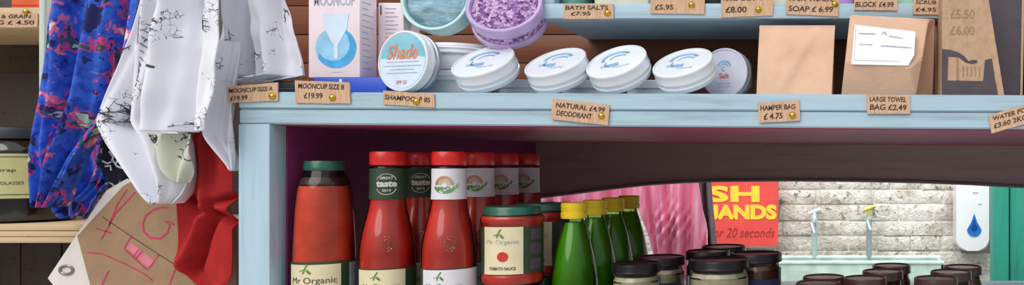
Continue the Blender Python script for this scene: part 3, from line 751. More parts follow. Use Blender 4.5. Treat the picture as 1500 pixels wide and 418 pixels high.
b = MB(); b.ribbon([onp(x, y, .0017) for x, y in ((1254, 42), (1251, 89), (1318, 91))], .0006, .0002, nrm); b.build('label_border', M['grey_print'], t)
# brown object between: a second bag behind
Yq = .075
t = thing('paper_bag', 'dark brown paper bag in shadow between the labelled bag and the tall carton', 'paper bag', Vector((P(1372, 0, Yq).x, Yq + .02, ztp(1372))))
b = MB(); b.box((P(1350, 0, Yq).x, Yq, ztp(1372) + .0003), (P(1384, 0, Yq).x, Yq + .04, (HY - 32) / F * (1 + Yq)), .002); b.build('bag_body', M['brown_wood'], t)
b = MB()
for px in (1357, 1364, 1370): b.box((P(px, 0, Yq).x, Yq - .001, ztp(1372) + .002), (P(px + 2, 0, Yq).x, Yq + .0003, (HY - 38) / F * (1 + Yq)), .0004)
b.build('pleats', M['kraft_dark'], t)

# tall tapering carton with jug print
Y = .006; zb = ztp(1420) + .0004
t = thing('refill_carton', 'tall kraft carton with charcoal jug print at the right end of the shelf', 'box', Vector((P(1425, 0, Y).x, Y + .03, zb)))
def cz(p): p.z = max(p.z, zb) if p.z > zb + .002 else zb; return p
b = MB(); fr = [cz(P(1379, 139, Y)), cz(P(1471, 139, Y)), P(1445, -20, Y), P(1381, -20, Y)]
b.prism(fr, (0, .06, 0)); b.build('carton_body', M['kraft'], t)
b = MB(); b.prism([P(x, y, Y - .0001) if y < 137 else cz(P(x, 139, Y - .0001)) for x, y in ((1379.5, 139), (1379.5, 72), (1392, 73), (1404, 77), (1412, 82), (1419, 90), (1424, 88), (1431, 88), (1432, 92), (1424, 94), (1415, 92), (1404, 84), (1389, 83), (1388, 118), (1440, 119), (1443, 88), (1453, 86), (1458, 118), (1462, 139))], (0, -.0003, 0)); b.build('jug_print', M['charcoal_print'], t)
b = MB(); b.prism([P(x, y, Y - .0001) for x, y in ((1401, 84), (1404, 84), (1405, 119), (1401, 119))], (0, -.0003, 0))
for k in range(5):
    b.prism([P(x, y, Y - .0001) for x, y in ((1410 + 6 * k, 98), (1412 + 6 * k, 98), (1412 + 6 * k, 112), (1410 + 6 * k, 112))], (0, -.0002, 0))
b.build('print_lines', M['kraft_dark'], t)
text('lettering', '£5.50\n£6.00', M['kraft_dark'], t, lambda u, v, d: P(1410, 33, Y) + Vector((u, -d, v)), width=36 / F, height=38 / F, bold=.02, lsp=1.3)
Yc = .03
t = thing('grey_carton', 'tall dark grey carton leaning behind the jug-print carton', 'box', Vector((P(1475, 0, Yc).x, Y + .09, zb)))
b = MB(); b.prism([cz(P(1440, 139, .07)), cz(P(1494, 139, .07)), P(1497, -20, .07), P(1440, -20, .07)], (0, .05, 0)); b.build('carton_body', M['charcoal_print'], t)
b = MB(); b.prism([cz(P(1494.5, 139, .068)), cz(P(1498, 139, .068)), P(1501, -20, .068), P(1497.5, -20, .068)], (0, .05, 0)); b.build('carton_edge', M['kraft'], t)
t = thing('brown_box', 'dark brown box cut by the right edge of the picture on the blue shelf', 'box', Vector((P(1520, 0, .07).x, .09, zb)))
b = MB(); b.box((P(1502, 0, .07).x, .07, zb), (P(1570, 0, .07).x, .13, .26), .001); b.build('carton_body', M['dark_wood'], t)

# ------------------------------------------------------------------ jars and bottles in the cabinet
def prof_r(prof, z):
    for (r0, z0), (r1, z1) in zip(prof, prof[1:]):
        if min(z0, z1) <= z <= max(z0, z1) and z1 != z0: return r0 + (r1 - r0) * (z - z0) / (z1 - z0)
    return prof[-1][0]
def patch(b, prof, z0, z1, a0, a1, off=.0004, n=26, m=5, th=.0003):
    """label wrapped on a lathe profile, angles in degrees, 0 faces the front"""
    for s, o2 in ((1, off + th), (-1, off)):
        g = [[b.bm.verts.new((lambda r, a, z: (r * math.sin(a), -r * math.cos(a), z))(prof_r(prof, z0 + (z1 - z0) * j / m) + o2, R(a0 + (a1 - a0) * i / n), z0 + (z1 - z0) * j / m)) for i in range(n + 1)] for j in range(m + 1)]
        for j in range(m):
            for i in range(n): b.bm.faces.new((g[j][i], g[j][i + 1], g[j + 1][i + 1], g[j + 1][i]))
def wrap(r, a0, z0): 
    return lambda u, v, d: Vector(((r + d) * math.sin(R(a0) + u / r), -(r + d) * math.cos(R(a0) + u / r), z0 + v))
def smooth_prof(pts, n=6):
    out = []
    for i in range(len(pts) - 1):
        p0 = pts[max(i - 1, 0)]; p1 = pts[i]; p2 = pts[i + 1]; p3 = pts[min(i + 2, len(pts) - 1)]
        for k in range(n):
            t = k / n; t2 = t * t; t3 = t2 * t
            out.append(tuple(.5 * ((2 * p1[a]) + (-p0[a] + p2[a]) * t + (2 * p0[a] - 5 * p1[a] + 4 * p2[a] - p3[a]) * t2 + (-p0[a] + 3 * p1[a] - 3 * p2[a] + p3[a]) * t3) for a in (0, 1)))
    out.append(pts[-1]); return out
def sprout(b, r, a0, z0, s=1):
    f = wrap(r, a0, z0)
    b.ribbon([f(-.003 * s, -.003 * s, .0003), f(-.001 * s, .002 * s, .0003), f(.001 * s, .005 * s, .0003)], .0012 * s, .0002, (0, -1, 0))
    b.ribbon([f(0, 0, .0003), f(.003 * s, -.003 * s, .0003)], .002 * s, .0002, (0, -1, 0))
    b.ribbon([f(-.001, .001 * s, .0003), f(-.006 * s, -.001 * s, .0003)], .0006 * s, .0002, (0, -1, 0))
def cyl_shell(name, prof, m, t, inset=0, ztop_=None, zbot=None):
    p = [(max(.0005, r - inset), z) for r, z in prof if (ztop_ is None or z <= ztop_) and (zbot is None or z >= zbot)]
    b = MB(); b.lathe(p, (0, 0, 0), 56); return b.build(name, m, t, world=False)
k_ = 1.05 / F
def ky(y, D=1.05): return (HY - y) / F * D - FZ       # pixel height -> height above the bottom board
KP = smooth_prof([(r_ * .85, z_) for r_, z_ in [(.036, .0006), (.0375, .003), (.0378, .03), (.0378, ky(405)), (.0378, ky(385)), (.0372, ky(365)), (.0345, ky(345)), (.030, ky(325)), (.0262, ky(308)), (.0240, ky(292)), (.0232, ky(270)), (.0230, ky(247)), (.0200, ky(244.5))]])
def ketchup(style, label, group):
    t = thing('ketchup_bottle', label, 'bottle', Vector(), group)
    cyl_shell('ketchup_fill', KP, M['ketchup'], t, .0012, ky(262), .004)
    cyl_shell('glass', KP, M['glass'], t)
    b = MB(); zc0, zc1 = ky(243), ky(222.5); rc = .0200
    b.lathe([(rc * .92, zc0), (rc, zc0 + .0006), (rc * 1.03, zc0 + .003), (rc * 1.02, zc1 - .003), (rc * .97, zc1 - .0006), (rc * .9, zc1), (.001, zc1)], (0, 0, 0), 48)
    b.build('screw_cap', M['red_cap'], t, world=False)
    nm = M['green_label'] if style == 0 else M['white_label']
    b = MB(); patch(b, KP, ky(292), ky(247.5), -180, 180, .0003, 60, 8); nl = b.build('neck_label', nm, t, world=False)
    if style == 0:
        b = MB(); rr_ = prof_r(KP, ky(270)) + .0006
        for sgn in (1, -1):
            f = wrap(rr_, 26, ky(270)); b.ribbon([f(.011 * math.cos(R(a)), sgn * (.004 + .009 * math.sin(R(a))), .0005) for a in range(10, 171, 16)], .0007, .0002)
        b.build('award_ring', M['pale_ink'], nl, world=False)
        text('award_lettering', 'GREAT', M['pale_ink'], nl, wrap(rr_ + .0003, 26, ky(261)), width=.015, height=.0035, bold=.02, world=False)
        text('award_lettering', 'taste', M['pale_ink'], nl, wrap(rr_ + .0003, 26, ky(269.5)), width=.024, height=.0078, bold=.05, world=False)
        text('award_lettering', '2019', M['pale_ink'], nl, wrap(rr_ + .0003, 26, ky(279)), width=.010, height=.003, bold=.02, world=False)
    else:
        rr_ = prof_r(KP, ky(270)) + .0006
        for nmx, rads, mm in (('logo_arc', (.0105, .0085), M['rust_print']), ('logo_arc_inner', (.0062, .004), M['olive_label']), ('logo_leaves', (), M['leaf_print'])):
            b = MB(); f = wrap(rr_, 10, ky(271))
            for q_ in rads: b.ribbon([f(q_ * math.cos(R(a)), q_ * math.sin(R(a)), .0004) for a in range(0, 181, 15)], .0014, .0002)
            if not rads:
                b.ribbon([f(.0115 * math.cos(R(a)), -.0005 + .009 * math.sin(R(a)), .0004) for a in range(190, 351, 16)], .0034, .0002)
                b.ribbon([f(.013, -.003, .0005), f(.016, .002, .0005)], .003, .0002)
            b.build(nmx, mm, nl, world=False)
        text('logo_lettering', 'MrO', M['leaf_print'], nl, wrap(rr_ + .0005, 10, ky(276)), width=.015, height=.005, bold=.03, world=False)
    b = MB(); patch(b, KP, ky(500), ky(392), *((-42, 66) if style == 0 else (-36, 104)), .0004, 36, 4)
    lb = b.build('front_label', M['cream_label'] if style == 0 else M['white_label'], t, world=False)
    b = MB(); patch(b, KP, ky(500), ky(390.5), -180, 180, .0001, 60, 4, .0002); b.build('wrap_label', M['green_label'], t, world=False)
    R0 = .0328
    b = MB(); sprout(b, R0, 8, ky(402), 1.3); b.build('label_sprout', M['leaf_print'], lb, world=False)
    text('label_lettering', 'Mr Organic', M['charcoal_print'], lb, wrap(R0, 14, ky(416)), width=.044, height=.008, bold=.0, world=False)
    text('label_lettering', 'TOMATO KETCHUP', M['charcoal_print'], lb, wrap(R0, 14, ky(432)), width=.044, height=.006, bold=.02, world=False)
    # raised crest in the glass
    b = MB(); f = wrap(.0319, 28, ky(355))
    for s_ in (1, .62):
        pp = [f(.0058 * s_ * math.cos(R(a)), .0095 * s_ * math.sin(R(a)), .0004) for a in range(0, 360, 18)]
        b.tube(pp, .00055, 6, True)
    b.build('embossed_crest', M['glass'], t, world=False)
    return t
ROWD = [.05 + .079 * i for i in range(5)]
for style, cx, who in ((0, 568, 'dark green neck label'), (1, 658, 'white neck label')):
    place = ['at the front of its row', 'second from the front of its row', 'third from the front of its row', 'fourth from the front of its row', 'last in its row at the back']
    p0 = None
    for i, Yr in enumerate(ROWD[:4] if style else ROWD[:3]):
        X = P(cx, 0, .05).x + (0.0005 * i); loc = Vector((X, Yr, FZ + .0003)); lab = 'ketchup bottle, %s, %s' % (who, place[i])
        if p0 is None: p0 = ketchup(style, lab, 'ketchup bottles in the cabinet'); p0.location = loc
        else: copy_thing(p0, loc, lab)

# passata
PP = smooth_prof([(r_ * .838, z_) for r_, z_ in [(.040, .0006), (.0415, .003), (.042, .03), (.042, ky(400)), (.0418, ky(375)), (.0405, ky(340)), (.0386, ky(305)), (.0362, ky(283)), (.0335, ky(268)), (.0285, ky(257)), (.0262, ky(252)), (.0255, ky(249))]])
t = thing('passata_bottle', 'wide bottle of passata with dark green lid, leftmost in the cabinet', 'bottle', Vector((XI + .0365, .046, FZ + .0003)))
cyl_shell('passata_fill', PP, M['passata'], t, .0012, ky(271), .004)
cyl_shell('dark_rim', PP, M['dark_glaze'], t, .0010, ky(260), ky(271))
cyl_shell('glass', PP, M['glass'], t)
b = MB(); z0, z1 = ky(250.5), ky(236.5); rc = .0223
b.lathe([(rc * .95, z0), (rc, z0 + .0005), (rc * 1.02, z0 + .0025), (rc, z0 + .004), (rc, z1 - .002), (rc * .96, z1), (rc * .85, z1 - .0006), (.001, z1 - .0006)], (0, 0, 0), 48); b.build('lid', M['green_lid'], t, world=False)
b = MB(); patch(b, PP, ky(505), ky(380), -180, 180, .0002, 60, 4, .0002); b.build('wrap_label', M['green_label'], t, world=False)
b = MB(); patch(b, PP, ky(500), ky(383.5), -42, 62, .0006, 36, 4); lb = b.build('front_label', M['cream_label'], t, world=False)
b = MB(); sprout(b, .0361, 2, ky(391), 1.5); b.build('label_sprout', M['leaf_print'], lb, world=False)
text('label_lettering', 'Mr Organic', M['charcoal_print'], lb, wrap(.0363, 12, ky(407)), width=.054, height=.010, world=False)
text('label_lettering', 'PASSATA', M['charcoal_print'], lb, wrap(.0363, 12, ky(424)), width=.030, height=.006, bold=.02, world=False)
b = MB(); patch(b, PP, ky(500), ky(383.5), 80, 116, .0006, 14, 4); sb = b.build('side_label', M['grey_print'], t, world=False)

# sauce jars with green lids, stacked in twos
def sauce_jar(label):
    t = thing('sauce_jar', label, 'jar', Vector(), 'stacked sauce jars with green lids'); H = .1020; r = .0385
    JP = smooth_prof([(r * .9, .0006), (r * .97, .003), (r, .008), (r, .014), (r * .975, .018), (r * .97, .05), (r * .975, .078), (r, .082), (r, .088), (r * .92, .092), (r * .86, .0945)], 4)
    cyl_shell('sauce_fill', JP, M['ketchup'], t, .0012, .091, .004); cyl_shell('glass', JP, M['glass'], t)
    b = MB(); rc = r * .895; z0 = .0895
    b.lathe([(rc * .96, z0), (rc, z0 + .0006), (rc * 1.02, z0 + .0025), (rc, z0 + .004), (rc, H - .002), (rc * .97, H), (rc * .9, H), (rc * .87, H - .0008), (.001, H - .0008)], (0, 0, 0), 48); b.build('lid', M['green_lid'], t, world=False)
    b = MB(); patch(b, JP, .018, .077, -180, 180, .0002, 60, 4, .0002); b.build('wrap_label', M['green_label'], t, world=False)
    b = MB(); patch(b, JP,   .0175, .0775, -36, 42, .0006, 30, 4); lb = b.build('front_label', M['cream_label'], t, world=False)
    R0 = r * .97 + .0012
    b = MB(); f = wrap(R0, 5, .040); b.prism([f(.0068 * math.cos(R(a)), .0062 * math.sin(R(a)), .0001) for a in range(0, 360, 18)], (0, -.0004, 0)); b.build('label_tomato', M['tomato_print'], lb, world=False)
    b = MB(); sprout(b, R0, 0, .068, 1.4); b.build('label_sprout', M['leaf_print'], lb, world=False)
    text('label_lettering', 'Mr Organic', M['grey_print'], lb, wrap(R0, 3, .058), width=.042, height=.007, world=False)
    text('label_lettering', 'TOMATO SAUCE', M['charcoal_print'], lb, wrap(R0, 3, .025), width=.034, height=.004, bold=.02, world=False)
    b = MB()
    for zz in (.030, .050, .068): patch(b, JP, zz - .008, zz + .006, 56, 84, .0006, 10, 2)
    b.build('side_text_blocks', M['charcoal_print'], t, world=False); return t
jtop = (HY - 303) / F * 1.062
s0 = sauce_jar('green-lidded sauce jar at the front, upper of its stack'); s0.location = Vector((P(751, 0, .07).x, .07, jtop - .1020))
copy_thing(s0, Vector((s0.location.x, .07, jtop - .2045)), 'green-lidded sauce jar at the front, lower of its stack with only the lid top showing')
copy_thing(s0, Vector((s0.location.x + .004, .156, jtop - .1020)), 'green-lidded sauce jar in the second stack back, upper one')
copy_thing(s0, Vector((s0.location.x + .004, .156, jtop - .2045)), 'green-lidded sauce jar in the second stack back, lower one')

# green bottles
def gy(y): return (HY - y) / F * 1.10 - FZ
GP = smooth_prof([(r_ * .89, z_) for r_, z_ in [(.033, .0006), (.0345, .003), (.035, .02), (.0352, gy(440)), (.0345, gy(415)), (.0325, gy(396)), (.0285, gy(374)), (.0235, gy(354)), (.0180, gy(336)), (.0150, gy(326)), (.0145, gy(320))]])
def juice(label):
    t = thing('green_bottle', label, 'bottle', Vector(), 'green bottles with yellow caps')
    cyl_shell('green_liquid', GP, M['green_juice'], t, .0012, gy(325), .004)
    cyl_shell('glass', GP, M['glass_green'], t)
    z0, z1 = gy(320.5), gy(297.5); rc = .0168; b = MB()
    b.lathe([(rc * .95, z0), (rc, z0 + .0005), (rc * 1.02, z0 + .004), (rc * 1.02, z0 + .0075), (rc * .96, z0 + .0085), (rc * .96, z0 + .0095), (rc, z0 + .0105), (rc, z1 - .0015), (rc * .93, z1), (.001, z1)], (0, 0, 0), 40)
    b.build('screw_cap', M['yellow_cap'], t, world=False); return t
place = ['frontmost and brightest of the row', 'second from the front', 'third from the front', 'hindmost of the row, beside the pink cloth']
g0 = None
for i in range(4):
    Yr = .10 + .080 * i; loc = Vector((P(841, 0, .10).x + .002 * i, Yr, FZ + .0003)); lab = 'green bottle with a yellow cap, ' + place[i]
    if g0 is None: g0 = juice(lab); g0.location = loc
    else: copy_thing(g0, loc, lab)

# preserve jars
def jar(label, cx, D, r, zt_, lid, fill, lab_m, group):
    t = thing('preserve_jar', label, 'jar', Vector((P(cx, 0, D - 1).x, D - 1, FZ + .0003)), group); H = zt_ - FZ
    JP = smooth_prof([(r * .85, .0006), (r * .93, .003), (r * .96, .01), (r * .96, H - .030), (r * .95, H - .024), (r * .88, H - .017), (r * .86, H - .012)], 4)
    cyl_shell('jar_fill', JP, fill, t, .0012, H - .016, .003); cyl_shell('glass', JP, M['glass'], t)
    z0 = H - .0125; b = MB()
    b.lathe([(r * .93, z0), (r * .98, z0 + .0005), (r, z0 + .002), (r * .985, z0 + .0035), (r * .985, H - .002), (r * .97, H - .0003), (r * .93, H), (r * .90, H - .0004), (r * .86, H - .0014), (r * .01, H - .0014)], (0, 0, 0), 48)
    b.build('lid', lid, t, world=False)
    b = MB(); patch(b, JP, .012, H - .034, -70, 70, .0004, 36, 3); b.build('label', lab_m, t, world=False)
    return t
grp = 'black lidded preserve jars'
for cx, D, r, zt_, fill, lm_, lab in (
    (932, 1.062, .0312, -.1288, 'cream_fill', 'white_label', 'black-lidded jar of cream preserve, leftmost and beside the front green bottle'),
    (1054, 1.075, .0402, -.1252, 'cream_fill', 'navy_label', 'largest black-lidded jar of cream preserve, front centre'),
    (968, 1.138, .0330, -.1290, 'cream_fill', 'navy_label', 'black-lidded jar just behind the leftmost one, below the pink cloth'),
    (1037, 1.180, .0320, -.1255, 'cream_fill', 'white_label', 'black-lidded jar behind the largest jar, to its left'),
    (1108, 1.158, .0365, -.1262, 'chutney', 'navy_label', 'black-lidded jar of brown chutney, below the red sign at its right'),
    (1060, 1.255, .0340, -.1262, 'chutney', 'navy_label', 'black-lidded jar in the third row back, mostly hidden')):
    jar(lab, cx, D, r, zt_, M['black_lid'], M[fill], M[lm_], grp)
for cx, D, zt_, fill, lab in (
    (1199, 1.050, -.1520, 'cream_fill', 'brown-lidded jar at the front left of the right-hand group, cut by the picture edge'),
    (1207, 1.115, -.1535, 'honey', 'brown-lidded jar one behind the front left jar of the right-hand group'),
    (1267, 1.085, -.1510, 'chutney', 'brown-lidded jar in the middle column of the right-hand group, frontmost'),
    (1293, 1.150, -.1505, 'chutney', 'brown-lidded jar in the middle column of the right-hand group, second back'),
    (1306, 1.225, -.1515, 'chutney', 'brown-lidded jar in the middle column of the right-hand group, hindmost and highest in view'),
    (1371, 1.075, -.1500, 'honey', 'brown-lidded jar of honey in the right column, frontmost'),
    (1393, 1.145, -.1505, 'honey', 'brown-lidded jar of honey in the right column, second back'),
    (1410, 1.220, -.1530, 'chutney', 'brown-lidded jar in the right column, hindmost, below the soap dispenser')):
    jar(lab, cx, D, .0292, zt_, M['brown_lid'], M[fill], M['cream_label'], 'brown lidded jars in the right-hand group')

# ------------------------------------------------------------------ beyond the opening: cloth, sign, dispenser, taps
def dpink(u, v, x, y):
    k = math.exp(-(((x - 985) / 22) ** 2 + ((y - 332) / 26) ** 2))
    q = (x - 1000) * (1 + .0035 * (y - 270)); return .013 * math.sin(q * .20) + .006 * math.sin(q * .47 + 1) - .012 * k + .008 * k * math.sin(x * .5 + y * .3)
pk = cloth('pink_cloth', [(225, 928, 1020), (285, 932, 1026), (304, 937, 1029), (330, 945, 1033), (350, 951, 1036), (372, 957, 1040), (470, 965, 1052)], 1.10, M['pink'], dpink, 110, 110)
tag(pk, 'gathered pink cloth hanging in the arch, left of the red sign', 'cloth')
sw = cloth('pink_cloth', [(225, 740, 944), (280, 760, 942), (292, 780, 940), (298, 800, 936), (306, 850, 930)], 1.19, M['pink'], lambda u, v, x, y: .012 * math.sin(x * .22 + y * .02) + .004 * math.sin(x * .5), 110, 50)
tag(sw, 'short end of pink cloth showing above the yellow bottle caps', 'cloth')
gk = cloth('grey_cloth', [(225, 1018, 1038), (300, 1022, 1043), (372, 1030, 1050), (470, 1040, 1060)], 1.22, M['grey_cloth'], lambda u, v, x, y: .014 * math.sin(u * 13 + v * 2), 40, 60)
tag(gk, 'narrow grey cloth hanging between the pink cloth and the red sign', 'cloth')
b = MB(); ys = 1.69
b.tube([P(700, 215, 1.15), P(1100, 215, 1.15), P(1700, 215, 1.15)], .012, 12); tag(b.build('curtain_rod', M['dark_wood']), 'dark rod carrying the pink and grey cloths, behind the arched rail', 'rod')
sg = thing('wash_hands_sign', 'red sign with yellow capital letters on the whitewashed wall', 'sign', P(1060, 360, ys))
b = MB(); b.prism([P(975, 362, ys), P(1139, 361, ys), P(1140, 268, ys), P(1141, 235, ys), P(975, 235, ys)], (0, .012, 0)); b.build('board', M['sign_red'], sg)
W2 = (1 + ys) / F
text('lettering', 'WASH', M['sign_yellow'], sg, lambda u, v, d: P(1017, 284.5, ys) + Vector((u, -.0002 - d, v)), width=191 * W2, height=24 * W2, bold=.045, spacing=1.05, thick=.001)
text('lettering', 'HANDS', M['sign_yellow'], sg, lambda u, v, d: P(1084, 311, ys) + Vector((u, -.0002 - d, v)), width=108 * W2, height=22 * W2, bold=.055, thick=.001)
text('script_lettering', 'for 20 seconds', M['sign_dark'], sg, lambda u, v, d: P(1088, 341, ys) + Vector((u, -.0002 - d, v)), width=94 * W2, height=14 * W2, bold=.0, shear=.3, thick=.001)
b = MB(); b.box(P(975, 363.5, ys - .002), P(1139, 361.3, ys - .002) + Vector((0, .02, 0))); b.build('lower_ledge', M['bead'], sg)
yd = 1.62; cD = (1 + yd) / F
sd = thing('soap_dispenser', 'white wall soap dispenser with blue drop window beside the green post', 'dispenser', P(1424.5, 368, yd))
def rrect(x0, x1, y0, y1, rt, rb):
    pts = []
    for cx, cy, r_, a0 in ((x1 - rb, y1 - rb, rb, -90), (x1 - rt, y0 + rt, rt, 0), (x0 + rt, y0 + rt, rt, 90), (x0 + rb, y1 - rb, rb, 180)):
        for i in range(7): a = R(a0 + 15 * i); pts.append((cx + r_ * math.cos(a), cy - r_ * math.sin(a)))
    return pts
bm_ = MB(); vs = bm_.prism([P(x, y, yd) for x, y in rrect(1401, 1449, 248, 368, 6, 16)], (0, .10, 0))
fe = [e for e in bm_.bm.edges if all(v.co.y < yd + .001 for v in e.verts)]
bmesh.ops.bevel(bm_.bm, geom=fe, offset=.004, segments=3, affect='EDGES'); bm_.build('housing', M['plastic_white'], sd, sharp=60)
def drop(cx, y0, y1, wd, m, name, Y):
    b = MB(); pts = []
    cyy = y1 - wd
    for i in range(28):
        a = R(-200 + 220 * i / 27); pts.append((cx + wd * math.cos(a), cyy - wd * math.sin(a)))
    pts = [(cx, y0)] + [(cx - wd * .42, y0 + (cyy - y0) * .55)] + [(cx + wd * math.cos(R(180 + 180 * i / 16)), cyy - wd * math.sin(R(180 + 180 * i / 16))) for i in range(17)] + [(cx + wd * .42, y0 + (cyy - y0) * .55)]
    b.prism([P(x, y, Y) for x, y in pts], (0, -.002, 0)); b.build(name, m, sd)
drop(1427, 313, 347, 10.5, M['drop_blue'], 'drop_window', yd)
drop(1427, 321, 338, 4.5, M['drop_dark'], 'drop_level', yd - .002)
b = MB(); b.box(P(1425, 282, yd - .0005), P(1433, 284, yd) + Vector((0, .001, 0))); b.box(P(1433, 299, yd - .0005), P(1438, 301, yd) + Vector((0, .001, 0))); b.build('lock_slot', M['grey_print'], sd)
b = MB(); b.box(P(1408, 268, 1.70), P(1455.5, 372, 1.70) + Vector((0, .04, 0)), .004); b.build('shadow_plate', M['bead'], sd)  # grey plate standing in for the dispenser's shadow on the wall
# trough and taps
yt = 1.58
tr = thing('wash_trough', 'long mint green wash trough along the foot of the whitewashed wall', 'trough', P(1240, 392, yt) + Vector((0, .06, -.2)))
b = MB(); x0_, x1_ = P(1120, 0, yt).x, P(1383, 0, yt).x; zt_ = P(0, 386, yt).z
for yy0, yy1, z1 in ((yt, yt + .012, zt_), (yt + .118, yt + .13, zt_)): b.box((x0_, yy0, zt_ - .22), (x1_, yy1, z1), .003)
b.box((x0_, yt, zt_ - .22), (x1_, yt + .13, zt_ - .20), .003)
for xx in (x0_, x1_ - .012): b.box((xx, yt, zt_ - .22), (xx + .012, yt + .13, zt_), .003)
b.build('basin', M['trough'], tr)
b = MB(); b.tube([(x0_, yt + .004, zt_), (x1_, yt + .004, zt_)], .007, 10); b.tube([(x0_, yt + .126, zt_ + .002), (x1_, yt + .126, zt_ + .002)], .009, 10); b.build('rolled_rim', M['trough'], tr)
for sx in (x0_ + .05, x1_ - .05):
    b = MB(); b.box((sx - .02, yt + .02, FLOOR), (sx + .02, yt + .10, zt_ - .22), .004); b.build('leg', M['trough'], tr)
def tap(label, cx, ytop, m, hm, brass):
    t = thing('water_tap', label, 'tap', P(cx, 376, 1.70), 'taps over the wash trough')
    Yt = 1.705; b = MB(); b.tube([P(cx, 378, Yt), P(cx, ytop + 22, Yt), P(cx, ytop + 14, Yt)], .010, 12); b.build('pipe', m, t)
    b = MB(); a = P(cx, ytop + 20, Yt); b.tube([a, a + Vector((0, -.03, .006)), a + Vector((0, -.06, 0)), a + Vector((0, -.068, -.03))], .009, 12); b.build('spout', M['tap_metal'], t)
    b = MB(); b.tube([P(cx, ytop + 14, Yt), P(cx, ytop + 6, Yt)], .006, 10); c = P(cx, ytop + 5, Yt); b.tube([c + Vector((-.02, 0, -.005)), c + Vector((.02, 0, .010))], .006, 10); b.build('handle', hm, t)
    return t
tap('left water tap, pale painted pipe on the whitewashed wall', 1193, 306, M['trough'], M['white_tin'], False)
tap('right water tap with a yellowish handle on the whitewashed wall', 1273, 302, M['tap_metal'], M['tap_brass'], True)

# ------------------------------------------------------------------ left shelf unit
LY = .14
lu = thing('pine_shelf_unit', 'pale pine shelf unit at the far left behind the blue floral garment', 'shelf', Vector((P(60, 0, LY).x, LY, FLOOR)))
D_ = (1 + LY) / F
xa, xb_ = P(-700, 0, LY).x, P(335, 0, LY).x
zs = P(0, 330, LY).z
b = MB(); zz = zs
for k, hgt in enumerate((9, 9, 9)):
    b.box((xa, LY + .001 * (k % 2), zz - hgt * D_ + .0006), (xb_, LY + .24, zz), .0012); zz -= hgt * D_
b.build('shelf_board', M['pine'], lu)
b = MB(); b.box((xa, LY, P(0, 42, LY).z), (P(62, 0, LY).x, LY + .24, P(0, 11, LY).z), .0012); b.build('shelf_board', M['pine'], lu)
b = MB(); b.box((P(61, 0, LY).x, LY - .004, P(0, 285, LY).z), (P(69, 0, LY).x, LY + .02, P(0, -80, LY).z), .001); b.build('upright', M['pale_post'], lu)
b = MB(); x = xa
while x < xb_ - .03:
    wd = random.uniform(.05, .08); b.box((x, LY + .245 + random.uniform(0, .004), FLOOR), (x + wd - .002, LY + .262, P(0, -100, LY).z), .0015); x += wd
b.build('back_planks', M['dark_wood'], lu)
b = MB(); b.box((xa, LY, FLOOR), (xa + .03, LY + .24, P(0, -80, LY).z), .001); b.build('side_board', M['pine'], lu)
# dark jar with label
JX = P(28, 0, LY + .06).x; r = .060; zsh = zs
t = thing('molasses_jar', 'big dark glass jar with a yellow-green label at the far left', 'jar', Vector((JX - .012, LY + .075, zsh + .0003)))
DJ = 1 + LY + .06
def jz(y): return (HY - y) / F * DJ - zsh
MP = smooth_prof([(.052, .0005), (.058, .004), (.060, .012), (.060, jz(232)), (.058, jz(222)), (.050, jz(210)), (.044, jz(204))], 4)
cyl_shell('dark_contents', MP, M['jar_dark'], t, .0012, jz(206), .003); cyl_shell('glass', MP, M['glass'], t)
b = MB(); b.lathe([(.044, jz(205)), (.047, jz(204)), (.047, jz(192)), (.045, jz(188)), (.001, jz(188))], (0, 0, 0), 48); b.build('lid', M['black_card'], t, world=False)
b = MB(); patch(b, MP, jz(290), jz(226), -80, 80, .0006, 36, 4); lb = b.build('front_label', M['olive_label'], t, world=False)
b = MB()
for yy in (230, 284): patch(b, MP, jz(yy + 1), jz(yy), -78, 78, .0010, 36, 1, .0002)
b.build('label_border', M['green_label'], lb, world=False)
text('label_lettering', 'ORGANIC MOLASSES', M['green_label'], lb, wrap(.0612, 20, jz(268)), width=.060, height=.0045, world=False)
text('label_lettering', 'blackstrap', M['green_label'], lb, wrap(.0612, 20, jz(250)), width=.044, height=.006, world=False)
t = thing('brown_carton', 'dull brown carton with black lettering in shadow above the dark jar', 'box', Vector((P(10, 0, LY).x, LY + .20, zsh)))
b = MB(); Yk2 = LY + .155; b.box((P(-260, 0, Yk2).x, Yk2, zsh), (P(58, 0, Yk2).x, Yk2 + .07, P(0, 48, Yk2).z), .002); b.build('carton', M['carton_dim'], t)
text('lettering', 'from Green', M['ink_black'], t, lambda u, v, d: P(42, 84, Yk2) + Vector((u, -d, v)), width=66 * D_, height=13 * D_, bold=.01)
text('lettering', 'wholefoods', M['ink_black'], t, lambda u, v, d: P(42, 66, Yk2) + Vector((u, -d, v)), width=50 * D_, height=8 * D_)
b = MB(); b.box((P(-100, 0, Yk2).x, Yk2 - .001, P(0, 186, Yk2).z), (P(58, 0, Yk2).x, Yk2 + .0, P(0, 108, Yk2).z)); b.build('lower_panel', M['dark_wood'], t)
t = thing('orange_packet', 'orange packet on the top left shelf, only its foot in view', 'packet', Vector((P(38, 0, LY).x, LY + .04, P(0, 11, LY).z)))
b = MB(); b.box((P(16, 0, LY + .01).x, LY + .01, P(0, 11, LY).z + .0002), (P(60, 0, LY + .01).x, LY + .05, P(0, -70, LY).z), .002); b.build('packet_body', M['orange_card'], t)
b = MB(); b.box((P(18, 0, LY + .01).x, LY + .0095, P(0, 7, LY).z), (P(58, 0, LY + .01).x, LY + .0099, P(0, 5, LY).z)); b.build('printed_band', M['tomato_print'], t)
price_tag([(-30, 19), (57, 20), (56, 40), (-30, 41)], [('OATS & GRAIN', .46, .26, .86, .26), ('500G £ 4.50', .50, .68, .90, .30)], (38, 17), 'card price tag on the top left shelf under the orange packet', LY - .0008, 'card tag on the pine shelf unit')

